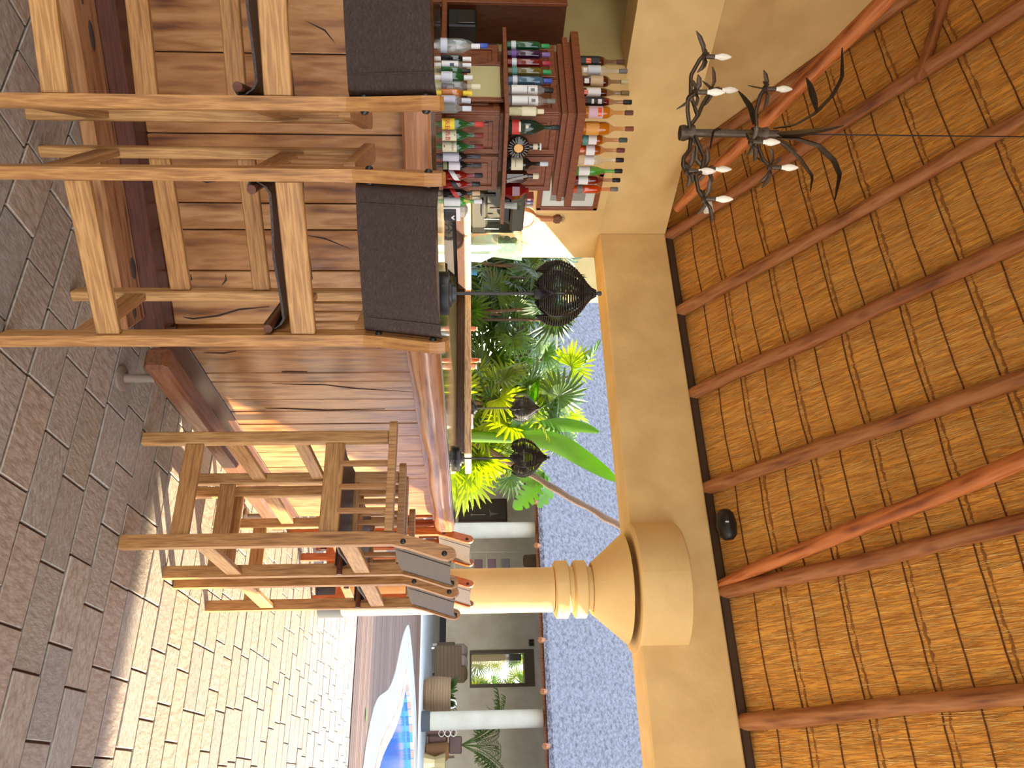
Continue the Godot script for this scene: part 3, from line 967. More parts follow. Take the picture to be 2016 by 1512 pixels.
# ---------------------------------------------------------------- column
func build_column() -> void:
	var cp := Vector3(-1.552, 0, -6.9)
	var col := thing("round_column", "cream round column with two rings and an uplighter cone under the beam", "column", cp)
	var s := st()
	lathe(s, [Vector2(0, 0.0), Vector2(0.205, 0.0), Vector2(0.205, 0.2), Vector2(0, 0.2)], 32)
	put(s, "base", M.skirting, col)
	s = st()
	lathe(s, [Vector2(0, 0.2), Vector2(0.194, 0.2), Vector2(0.194, 2.05), Vector2(0, 2.05)], 40)
	put(s, "shaft", M.plaster, col)
	for q in [[2.055, 2.185], [2.225, 2.345]]:
		s = st()
		lathe(s, [Vector2(0, q[0]), Vector2(0.225, q[0]), Vector2(0.25, q[0] + 0.015), Vector2(0.252, q[1] - 0.015), Vector2(0.225, q[1]), Vector2(0, q[1])], 40)
		put(s, "ring", M.plaster, col)
	s = st()
	lathe(s, [Vector2(0, 2.185), Vector2(0.2, 2.185), Vector2(0.19, 2.43), Vector2(0.19, 2.75), Vector2(0, 2.75)], 40)
	put(s, "neck", M.plaster, col)
	s = st()
	lathe(s, [Vector2(0.215, 2.40), Vector2(0.225, 2.39), Vector2(0.478, 2.685), Vector2(0.468, 2.69), Vector2(0.205, 2.41), Vector2(0.215, 2.40)], 48)
	put(s, "uplighter_cone", M.plaster, col)
	for sx in [-0.26, 0.26]:
		s = st()
		tube(s, [Vector3(sx, 2.6, -0.2), Vector3(sx, 2.6, 0.2)], 0.018, 10)
		put(s, "lamp_tube", M.bulb, col)
	# drum that swells out of the beam above the column
	s = st()
	lathe(s, [Vector2(0.40, 2.741), Vector2(0.56, 2.735), Vector2(0.575, 2.75), Vector2(0.575, 3.15), Vector2(0.56, 3.165), Vector2(0.0, 3.165)], 48)
	lathe(s, [Vector2(0.0, 2.80), Vector2(0.40, 2.80), Vector2(0.40, 2.741)], 48)
	put(s, "drum", M.plaster, col)

# ---------------------------------------------------------------- back-bar cabinet
func build_cabinet() -> void:
	var cab := thing("back_bar_cabinet", "mahogany back-bar cabinet with a moulded cornice and bottle shelf", "cabinet")
	var s := st()
	box(s, Transform3D(Basis(), Vector3(-4.81, 1.58, -4.46)), Vector3(0.68, 0.92, 0.62), 0.004)
	put(s, "body", M.mahogany, cab)
	# lower counter on which the front row of bottles stands
	s = st()
	slab_xz(s, PackedVector2Array([Vector2(-5.3, -3.72), Vector2(-4.02, -3.72), Vector2(-4.02, -5.2), Vector2(-5.35, -5.2), Vector2(-5.35, -4.78), Vector2(-5.3, -4.78)]), 1.06, 1.11)
	put(s, "worktop", M.mahogany, cab)
	s = st()
	slab_xz(s, PackedVector2Array([Vector2(-5.28, -3.78), Vector2(-4.08, -3.78), Vector2(-4.08, -5.2), Vector2(-5.34, -5.2), Vector2(-5.34, -4.78), Vector2(-5.28, -4.78)]), 0.02, 1.06)
	put(s, "base_unit", M.mahogany_dark, cab)
	# bottle shelf on both faces
	s = st()
	slab_xz(s, PackedVector2Array([Vector2(-5.13, -3.92), Vector2(-4.22, -3.92), Vector2(-4.22, -5.13), Vector2(-4.46, -5.13), Vector2(-4.46, -4.16), Vector2(-5.13, -4.16)]), 1.585, 1.612)
	put(s, "shelf", M.mahogany, cab)
	# cornice: three stepped mouldings
	for q in [[0.02, 2.02, 2.06], [0.055, 2.06, 2.10], [0.03, 2.10, 2.125], [0.085, 2.125, 2.185]]:
		s = st()
		var e: float = q[0]
		slab_xz(s, PackedVector2Array([Vector2(-5.16 - e, -4.12 + e), Vector2(-4.44 + e, -4.12 + e), Vector2(-4.44 + e, -4.97 - e), Vector2(-5.16 - e, -4.78)]), q[1], q[2])
		put(s, "cornice", M.mahogany, cab)
	# face with panelled doors: the face towards the room (z) and the face along the bar (x)
	for f in [0, 1]:
		for k in 2:
			for lvl in [[1.15, 1.56], [1.64, 2.0]]:
				var w := 0.36
				var xf := Transform3D(Basis(), Vector3(-5.0 + 0.38 * k, (lvl[0] + lvl[1]) * 0.5, -4.138)) if f == 0 else Transform3D(Basis(Vector3.UP, PI / 2), Vector3(-4.458, (lvl[0] + lvl[1]) * 0.5, -4.34 - 0.42 * k))
				if f == 1: w = 0.4
				var h: float = lvl[1] - lvl[0]
				var door := MeshInstance3D.new()
				s = st()
				box(s, Transform3D(), Vector3(w, h, 0.02), 0.003)
				var dm := put(s, "door", M.mahogany, cab, xf)
				for e in [[-w * 0.5 + 0.03, 0.0, 0.05, h], [w * 0.5 - 0.03, 0.0, 0.05, h], [0.0, -h * 0.5 + 0.03, w - 0.1, 0.05], [0.0, h * 0.5 - 0.03, w - 0.1, 0.05]]:
					s = st()
					box(s, Transform3D(Basis(), Vector3(e[0], e[1], 0.017)), Vector3(e[2], e[3], 0.016), 0.005)
					put(s, "moulding", M.mahogany, dm)
				s = st()
				box(s, Transform3D(Basis(), Vector3(0, 0, 0.012)), Vector3(w - 0.17, h - 0.17, 0.016), 0.008)
				put(s, "panel", M.mahogany, dm)
				door.free()
	# hooks/hinges
	for q in [Vector3(-4.45, 1.5, -4.2), Vector3(-4.45, 1.5, -5.02), Vector3(-5.18, 1.5, -4.13)]:
		s = st()
		box(s, Transform3D(Basis(), q), Vector3(0.03, 0.1, 0.03), 0.004)
		put(s, "hinge", M.black_metal, cab)
	# framed hatch with a pale panel behind the left bottles
	var hatch := thing("notice_board", "pale square board in a wooden frame behind the clear bottles", "board")
	s = st()
	box(s, Transform3D(Basis(), Vector3(-4.72, 1.44, -4.085)), Vector3(0.34, 0.26, 0.012))
	put(s, "pale_panel", plain(c8(200, 186, 130), 0.7), hatch)
	for e in [[-0.19, 0.0, 0.04, 0.30], [0.19, 0.0, 0.04, 0.30], [0.0, 0.14, 0.38, 0.03], [0.0, -0.14, 0.38, 0.03]]:
		s = st()
		box(s, Transform3D(Basis(), Vector3(-4.72 + e[0], 1.44 + e[1], -4.08)), Vector3(e[2], e[3], 0.022), 0.004)
		put(s, "frame", M.mahogany, hatch)
	# tall cupboard at the far left with a pale handle
	var cup := thing("tall_cupboard", "dark wooden wall cupboard with a pale bow handle at the far left", "cupboard")
	s = st()
	box(s, Transform3D(Basis(), Vector3(-6.55, 1.1, -4.6)), Vector3(1.0, 2.17, 0.4), 0.008)
	put(s, "body", M.mahogany_dark, cup)
	board(cup, "stile", Vector3(-6.07, 0.04, -4.39), Vector3(-6.07, 2.19, -4.39), 0.05, 0.03, M.mahogany, Vector3.RIGHT)
	board(cup, "door", Vector3(-6.33, 0.1, -4.39), Vector3(-6.33, 2.14, -4.39), 0.44, 0.02, M.mahogany_dark, Vector3.RIGHT)
	s = st()
	var hp := []
	for k in 9: hp.append(Vector3(-6.15, 1.30 + 0.11 * k / 8.0, -4.375 + 0.035 * sin(PI * k / 8.0)))
	tube(s, hp, 0.007, 8)
	put(s, "handle", M.chrome, cup)
	var bx := thing("black_appliance", "black box appliance between the tall cupboard and the back-bar cabinet", "appliance")
	s = st()
	box(s, Transform3D(Basis(), Vector3(-5.88, 1.27, -4.55)), Vector3(0.22, 0.25, 0.3), 0.012)
	put(s, "body", M.black, bx)
	s = st()
	box(s, Transform3D(Basis(), Vector3(-5.88, 1.30, -4.395)), Vector3(0.17, 0.15, 0.012), 0.004)
	put(s, "front_panel", plain(c8(30, 30, 32), 0.15), bx)
	var tb := thing("side_table", "dark wooden stand under the black appliance", "stand")
	s = st()
	box(s, Transform3D(Basis(), Vector3(-5.75, 1.12, -4.55)), Vector3(0.55, 0.045, 0.42), 0.006)
	put(s, "table_top", M.mahogany, tb)
	for q in [[-5.98, -4.38], [-5.52, -4.38], [-5.98, -4.72], [-5.52, -4.72]]:
		board(tb, "leg", Vector3(q[0], 0.0, q[1]), Vector3(q[0], 1.1, q[1]), 0.045, 0.045, M.mahogany_dark, Vector3.RIGHT)

# ---------------------------------------------------------------- bottles
# [x, y, z, radius, body height, shoulder end, total height, glass, liquid or null, label or null, label from, label to, cap, label text]
func bottle(q: Array, called := "bottle", group := "") -> Node3D:
	var t := thing(called, q[13], "bottle", Vector3(q[0], q[1], q[2]), 0.0, group)
	var r: float = q[3]
	var hb: float = q[4]
	var hs: float = q[5]
	var h: float = q[6]
	var rn := minf(0.015, r * 0.45)
	var s := st()
	lathe(s, [Vector2(0, 0), Vector2(r * 0.9, 0), Vector2(r, 0.006), Vector2(r, hb), Vector2(r * 0.9, lerpf(hb, hs, 0.35)), Vector2(lerpf(rn, r, 0.25), lerpf(hb, hs, 0.75)), Vector2(rn, hs), Vector2(rn * 0.95, h - 0.03), Vector2(0, h - 0.03)], 18)
	put(s, "glass", q[7] if q[8] == null else glass(q[8].albedo_color, 0.4), t)
	if q[8] != null:
		s = st()
		lathe(s, [Vector2(0, 0.006), Vector2(r * 0.88, 0.008), Vector2(r * 0.9, hb * 0.985), Vector2(r * 0.7, lerpf(hb, hs, 0.4)), Vector2(0, lerpf(hb, hs, 0.42))], 16)
		put(s, "liquid", q[8], t)
	if q[9] != null:
		s = st()
		lathe(s, [Vector2(r + 0.0003, q[10]), Vector2(r + 0.0012, q[10]), Vector2(r + 0.0012, q[11]), Vector2(r + 0.0003, q[11])], 18, Transform3D(Basis(Vector3.UP, 0.55), Vector3.ZERO), -1.5, 1.5)
		var lab := put(s, "label", q[9], t)
		if q.size() > 14:
			for e in q[14]:   # printed blocks on the label: [from, to, half angle, colour]
				s = st()
				lathe(s, [Vector2(r + 0.0014, e[0]), Vector2(r + 0.002, e[0]), Vector2(r + 0.002, e[1]), Vector2(r + 0.0014, e[1])], 8, Transform3D(Basis(Vector3.UP, 0.75), Vector3.ZERO), -e[2], e[2])
				put(s, "print", e[3], lab)
	s = st()
	var cr := rn * 1.25
	lathe(s, [Vector2(rn * 0.98, h - 0.065), Vector2(cr, h - 0.063), Vector2(cr, h - 0.004), Vector2(cr * 0.85, h), Vector2(0, h)], 14)
	put(s, "cap", q[12], t)
	return t

func build_bottles() -> void:
	var clear := glass(c8(200, 215, 212), 0.14)
	var green := glass(c8(30, 90, 40), 0.8)
	var bright := glass(c8(60, 170, 40), 0.62)
	var brown := glass(c8(70, 38, 18), 0.75)
	var dark := plain(c8(26, 24, 22), 0.08)
	var amber := plain(c8(176, 84, 8), 0.1)
	var gold := plain(c8(206, 118, 12), 0.1)
	var rum := plain(c8(92, 32, 8), 0.1)
	var orange := plain(c8(220, 76, 4), 0.1)
	var red := plain(c8(130, 24, 18), 0.1)
	var liq_g := plain(c8(20, 92, 50), 0.1)
	var liq_p := plain(c8(64, 22, 60), 0.1)
	var liq_r := plain(c8(130, 26, 22), 0.1)
	var liq_y := plain(c8(116, 100, 36), 0.1)
	var liq_b := plain(c8(70, 108, 128), 0.1)
	var silver := plain(c8(206, 208, 212), 0.4)
	var white := plain(c8(232, 230, 224), 0.55)
	var cream := plain(c8(224, 214, 178), 0.6)
	var tan := plain(c8(206, 176, 132), 0.6)
	var yellow := plain(c8(238, 206, 40), 0.5)
	var redl := plain(c8(196, 44, 36), 0.5)
	var blackl := plain(c8(30, 28, 28), 0.5)
	var teal := plain(c8(70, 140, 128), 0.5)
	var blue := plain(c8(60, 84, 176), 0.4)
	var greenc := plain(c8(40, 150, 80), 0.4)
	var grey := plain(c8(120, 116, 108), 0.5)
	var gt := "spirit bottles on top of the cabinet"
	var Y := 2.186
	for q in [
		[-5.167, Y, -4.25, 0.040, 0.2, 0.26, 0.40, brown, rum, blackl, 0.03, 0.19, M.cork, "dark bottle with an orange-marked black label, first on the cabinet top from the left", [[0.08, 0.12, 0.5, orange]]],
		[-5.059, Y, -4.25, 0.041, 0.21, 0.27, 0.41, clear, null, silver, 0.09, 0.19, grey, "clear bottle with a silver label on the cabinet top, second from the left", [[0.05, 0.08, 0.4, white]]],
		[-4.937, Y, -4.25, 0.044, 0.22, 0.27, 0.41, clear, rum, tan, 0.1, 0.2, plain(c8(196, 180, 130), 0.5), "whisky bottle with a tan label and pale pourer on the cabinet top", [[0.05, 0.085, 0.4, white]]],
		[-4.812, Y, -4.25, 0.036, 0.18, 0.28, 0.40, clear, rum, white, 0.06, 0.17, plain(c8(120, 100, 50), 0.5), "brown spirit bottle with a white pointed label and olive cap on the cabinet top", [[0.04, 0.07, 0.5, orange]]],
		[-4.712, Y, -4.25, 0.034, 0.2, 0.27, 0.41, brown, red, blackl, 0.05, 0.19, M.black, "slim dark bottle with a black and white label and black pourer on the cabinet top", [[0.09, 0.11, 0.5, white], [0.14, 0.17, 0.5, white]]],
		[-4.597, Y, -4.25, 0.046, 0.2, 0.26, 0.41, clear, gold, plain(c8(206, 170, 176), 0.5), 0.06, 0.17, M.cork, "broad amber bottle with a pinkish label at the cabinet corner", [[0.13, 0.16, 0.7, orange]]],
		[-4.55, Y, -4.368, 0.052, 0.2, 0.28, 0.43, clear, gold, plain(c8(216, 150, 60), 0.5), 0.05, 0.15, plain(c8(130, 70, 36), 0.6), "big golden bottle with the tallest brown pourer on the cabinet top"],
		[-4.55, Y, -4.487, 0.042, 0.17, 0.24, 0.40, clear, amber, teal, 0.04, 0.08, plain(c8(60, 80, 66), 0.5), "amber bottle with a teal and white label and green cap on the cabinet top", [[0.085, 0.15, 1.0, white]]],
		[-4.55, Y, -4.598, 0.042, 0.17, 0.24, 0.40, clear, amber, white, 0.08, 0.15, plain(c8(110, 46, 46), 0.5), "amber bottle with a white label and maroon cap on the cabinet top", [[0.02, 0.06, 0.5, orange]]],
		[-4.55, Y, -4.708, 0.041, 0.18, 0.25, 0.41, clear, null, white, 0.08, 0.16, M.black, "clear bottle with a plain white label and dark flared cap on the cabinet top"],
		[-4.55, Y, -4.835, 0.038, 0.17, 0.27, 0.42, bright, null, white, 0.05, 0.14, M.black, "bright green bottle with a white label on the cabinet top"],
		[-4.55, Y, -4.944, 0.038, 0.2, 0.27, 0.42, clear, red, white, 0.06, 0.14, M.black, "dark red bottle with a white label beside the orange one on the cabinet top"],
		[-4.55, Y, -5.056, 0.039, 0.23, 0.28, 0.42, clear, orange, grey, 0.06, 0.11, grey, "bright orange bottle at the right end of the cabinet top"],
	]: bottle(q, "bottle", gt)
	var gm := "bottles on the middle shelf of the cabinet"
	Y = 1.613
	for q in [
		[-5.048, Y, -4.02, 0.036, 0.24, 0.28, 0.335, clear, liq_g, silver, 0.04, 0.075, greenc, "green liqueur cylinder bottle, leftmost on the middle shelf"],
		[-4.952, Y, -4.02, 0.035, 0.24, 0.28, 0.335, clear, liq_p, plain(c8(110, 70, 150), 0.5), 0.04, 0.075, plain(c8(130, 100, 160), 0.4), "purple liqueur cylinder bottle with a purple label on the middle shelf"],
		[-4.856, Y, -4.02, 0.035, 0.24, 0.28, 0.335, clear, liq_r, silver, 0.04, 0.075, plain(c8(170, 40, 60), 0.4), "red liqueur cylinder bottle with a white label on the middle shelf"],
		[-4.762, Y, -4.02, 0.035, 0.24, 0.28, 0.335, clear, liq_y, teal, 0.04, 0.075, greenc, "olive yellow liqueur cylinder bottle with a green cap on the middle shelf"],
		[-4.667, Y, -4.02, 0.035, 0.24, 0.28, 0.335, clear, liq_b, silver, 0.04, 0.075, blue, "pale blue liqueur cylinder bottle with a blue cap on the middle shelf"],
		[-4.568, Y, -4.02, 0.035, 0.23, 0.27, 0.34, clear, null, white, 0.03, 0.22, M.black, "clear bottle with a tall white label beside the pale blue bottle", [[0.145, 0.15, 0.8, blackl], [0.17, 0.2, 0.3, grey]]],
		[-4.458, Y, -4.02, 0.035, 0.23, 0.27, 0.35, clear, null, white, 0.03, 0.22, grey, "clear bottle with a tall white label next to the shelf corner", [[0.145, 0.15, 0.8, blackl], [0.17, 0.2, 0.3, grey]]],
		[-4.35, Y, -4.02, 0.032, 0.2, 0.22, 0.26, clear, plain(c8(196, 190, 140), 0.2), cream, 0.1, 0.2, cream, "squat pale yellow bottle at the corner of the middle shelf"],
		[-4.32, Y, -4.143, 0.053, 0.17, 0.27, 0.39, plain(c8(26, 48, 30), 0.1), null, redl, 0.03, 0.09, M.black, "large dark green champagne style bottle with a red label and gold seal", [[0.08, 0.095, 0.7, cream], [0.13, 0.15, 0.2, cream]]],
		[-4.32, Y, -4.518, 0.05, 0.15, 0.2, 0.33, dark, null, cream, 0.04, 0.13, silver, "black bottle with a square cream label and silver neck foil", [[0.07, 0.075, 0.6, grey]]],
	]: bottle(q, "bottle", gm)
	# round flask with a sunburst of ribs
	var t := thing("flask_bottle", "round ribbed flask with a gold oval medallion on the middle shelf", "bottle", Vector3(-4.32, Y, -4.336), PI / 2 - 0.35, gm)
	var s := st()
	lathe(s, [Vector2(0, -0.03), Vector2(0.06, -0.03), Vector2(0.085, -0.015), Vector2(0.085, 0.015), Vector2(0.06, 0.03), Vector2(0, 0.03)], 32, Transform3D(Basis(Vector3.RIGHT, PI / 2), Vector3(0, 0.088, 0)))
	put(s, "glass", dark, t)
	for k in 20:
		var an := TAU * k / 20
		s = st()
		box(s, Transform3D(Basis(Vector3(0, 0, 1), an), Vector3(-sin(an) * 0.064, 0.088 + cos(an) * 0.064, 0.03)), Vector3(0.006, 0.036, 0.006), 0.002)
		put(s, "rib", plain(c8(120, 110, 104), 0.2), t)
	s = st()
	lathe(s, [Vector2(0, 0), Vector2(0.036, 0), Vector2(0.034, 0.005), Vector2(0, 0.006)], 24, Transform3D(Basis(Vector3.RIGHT, PI / 2), Vector3(0, 0.088, 0.03)))
	put(s, "medallion", plain(c8(232, 170, 80), 0.35), t)
	s = st()
	lathe(s, [Vector2(0, 0.165), Vector2(0.016, 0.165), Vector2(0.016, 0.25), Vector2(0, 0.25)], 14)
	put(s, "neck", dark, t)
	s = st()
	lathe(s, [Vector2(0.0165, 0.2), Vector2(0.022, 0.2), Vector2(0.022, 0.235), Vector2(0.0165, 0.235)], 14)
	put(s, "neck_label", cream, t)
	s = st()
	lathe(s, [Vector2(0, 0.25), Vector2(0.028, 0.25), Vector2(0.028, 0.262), Vector2(0, 0.264)], 14)
	put(s, "stopper", white, t)
	# brown decanter with a ribbon tag
	t = thing("decanter", "squat dark brown decanter with a grey ribbon tag and cream stopper", "bottle", Vector3(-4.32, Y, -4.654), 0.5, gm)
	s = st()
	lathe(s, [Vector2(0, 0), Vector2(0.05, 0), Vector2(0.055, 0.01), Vector2(0.055, 0.14), Vector2(0.04, 0.165), Vector2(0.018, 0.18), Vector2(0.016, 0.22), Vector2(0, 0.22)], 8, Transform3D(), 0.0, TAU, false)
	put(s, "glass", plain(c8(64, 30, 18), 0.1), t)
	s = st()
	box(s, Transform3D(Basis.from_euler(Vector3(0, 0, 0.25)), Vector3(0.035, 0.09, 0.056)), Vector3(0.02, 0.17, 0.004), 0.001)
	put(s, "ribbon", plain(c8(168, 160, 150), 0.5), t)
	s = st()
	lathe(s, [Vector2(0, 0.22), Vector2(0.024, 0.22), Vector2(0.024, 0.265), Vector2(0, 0.27)], 14)
	put(s, "stopper", cream, t)
	# red hexagonal decanter
	t = thing("decanter", "faceted ruby red decanter at the right end of the middle shelf", "bottle", Vector3(-4.32, Y, -4.825), 0.3, gm)
	s = st()
	lathe(s, [Vector2(0, 0), Vector2(0.045, 0), Vector2(0.075, 0.06), Vector2(0.07, 0.12), Vector2(0.035, 0.155), Vector2(0.03, 0.17), Vector2(0, 0.17)], 6, Transform3D(), 0.0, TAU, false)
	put(s, "glass", plain(c8(120, 12, 14), 0.05), t)
	s = st()
	lathe(s, [Vector2(0, 0.17), Vector2(0.02, 0.17), Vector2(0.026, 0.19), Vector2(0, 0.2)], 6, Transform3D(), 0.0, TAU, false)
	put(s, "stopper", plain(c8(150, 30, 26), 0.1), t)
	# row on the worktop in front
	var gl := "bottles along the back-bar worktop"
	Y = 1.111
	for q in [
		[-4.93, Y, -3.93, 0.04, 0.2, 0.26, 0.36, clear, null, silver, 0.02, 0.06, blue, "clear bottle with a blue capped neck, leftmost in the worktop row"],
		[-4.835, Y, -3.86, 0.052, 0.17, 0.22, 0.3, clear, null, silver, 0.01, 0.06, white, "stout clear bottle with a silver label and white cap in the worktop row"],
		[-4.745, Y, -3.9, 0.03, 0.14, 0.18, 0.235, dark, null, null, 0, 0, white, "small black bottle with a white cap in the worktop row"],
		[-4.68, Y, -3.9, 0.029, 0.15, 0.18, 0.235, clear, null, white, 0.02, 0.14, white, "clear bottle whose white label carries a dark eye-shaped mark", [[0.08, 0.11, 0.35, plain(c8(50, 80, 110), 0.5)]]],
		[-4.62, Y, -3.9, 0.028, 0.13, 0.18, 0.23, green, null, null, 0, 0, M.black, "small plain green bottle in the worktop row"],
		[-4.55, Y, -3.9, 0.04, 0.12, 0.19, 0.245, green, null, silver, 0.02, 0.1, white, "green bottle with a silver grey label and white cap in the worktop row"],
		[-4.462, Y, -3.9, 0.035, 0.16, 0.2, 0.3, clear, null, null, 0, 0, cream, "cut glass clear bottle with a cream cap in the worktop row"],
		[-4.392, Y, -3.9, 0.032, 0.13, 0.18, 0.24, clear, gold, null, 0, 0, yellow, "clear bottle with golden liquor and a yellow cap in the worktop row"],
		[-4.318, Y, -3.9, 0.034, 0.13, 0.17, 0.23, clear, null, plain(c8(190, 188, 200), 0.4), 0.02, 0.12, silver, "clear bottle with a lilac grey label in the worktop row"],
		[-4.24, Y, -3.9, 0.034, 0.12, 0.16, 0.235, clear, null, grey, 0.02, 0.12, silver, "clear bottle with a grey label and silver cap at the worktop corner"],
		[-4.2, Y, -4.006, 0.038, 0.14, 0.21, 0.32, green, null, yellow, 0.02, 0.115, redl, "green whisky bottle with a yellow label in the worktop row"],
		[-4.2, Y, -4.112, 0.04, 0.14, 0.21, 0.32, green, null, cream, 0.02, 0.125, plain(c8(120, 30, 30), 0.5), "green whisky bottle with a cream label beside the yellow labelled one", [[0.11, 0.118, 0.12, greenc]]],
		[-4.2, Y, -4.222, 0.04, 0.14, 0.21, 0.32, green, null, cream, 0.02, 0.125, plain(c8(110, 24, 24), 0.5), "green whisky bottle with a cream label, right of its twin in the worktop row", [[0.03, 0.04, 0.2, redl]]],
		[-4.2, Y, -4.325, 0.036, 0.15, 0.2, 0.3, dark, null, plain(c8(200, 198, 204), 0.5), 0.02, 0.14, plain(c8(70, 60, 66), 0.5), "dark bottle with a lilac white label in the worktop row"],
		[-4.2, Y, -4.416, 0.036, 0.15, 0.2, 0.31, dark, null, plain(c8(226, 216, 216), 0.5), 0.06, 0.145, plain(c8(60, 54, 50), 0.5), "dark bottle with a pink-white label above a green band", [[0.02, 0.05, 1.0, plain(c8(140, 140, 90), 0.5)]]],
		[-4.2, Y, -4.525, 0.038, 0.14, 0.2, 0.32, red, null, null, 0, 0, M.black, "red bottle with a slanting white and grey band in the worktop row"],
		[-4.2, Y, -4.621, 0.038, 0.14, 0.2, 0.3, red, null, null, 0, 0, M.black, "red bottle with a slanting black band in the worktop row"],
		[-4.2, Y, -4.726, 0.036, 0.14, 0.2, 0.3, dark, null, null, 0, 0, tan, "dark bottle with a slanting red band in the worktop row"],
		[-4.2, Y, -4.821, 0.039, 0.15, 0.21, 0.315, bright, null, white, 0.01, 0.14, white, "green bottle with a large white label at the right end of the worktop row"],
	]:
		var b := bottle(q, "bottle", gl)
		if "slanting" in q[13]:
			var bc: Material = {"wh": white, "bl": blackl, "re": redl}[q[13].split("slanting ")[1].substr(0, 2)]
			s = st()
			var n := 12
			for k in n:
				var a0 := lerpf(-1.3, 1.3, float(k) / n) + 0.9
				var a1 := lerpf(-1.3, 1.3, float(k + 1) / n) + 0.9
				var y0 := 0.05 + 0.06 * float(k) / n
				var y1 := 0.05 + 0.06 * float(k + 1) / n
				var rr: float = q[3] + 0.0012
				quad(s, Vector3(sin(a0) * rr, y0, cos(a0) * rr), Vector3(sin(a1) * rr, y1, cos(a1) * rr), Vector3(sin(a1) * rr, y1 + 0.04, cos(a1) * rr), Vector3(sin(a0) * rr, y0 + 0.04, cos(a0) * rr))
			put(s, "label", bc, b)
		if "yellow label in" in q[13] or "cream label" in q[13]:
			var tm := TextMesh.new()
			tm.text = "J&B" if "yellow" in q[13] else "BELL'S"
			tm.font_size = 40
			tm.pixel_size = 0.0011 if "yellow" in q[13] else 0.0005
			tm.depth = 0.002
			var fo := SystemFont.new()
			fo.font_names = PackedStringArray(["Droid Serif"])
			tm.font = fo
			var mi := MeshInstance3D.new()
			mi.mesh = tm
			var ang := 0.8
			add(mi, "lettering", redl if "yellow" in q[13] else blackl, b, Transform3D(Basis(Vector3.UP, ang), Vector3(sin(ang), 0, cos(ang)) * (float(q[3]) + 0.0015) + Vector3(0, 0.065 if "yellow" in q[13] else 0.095, 0)))

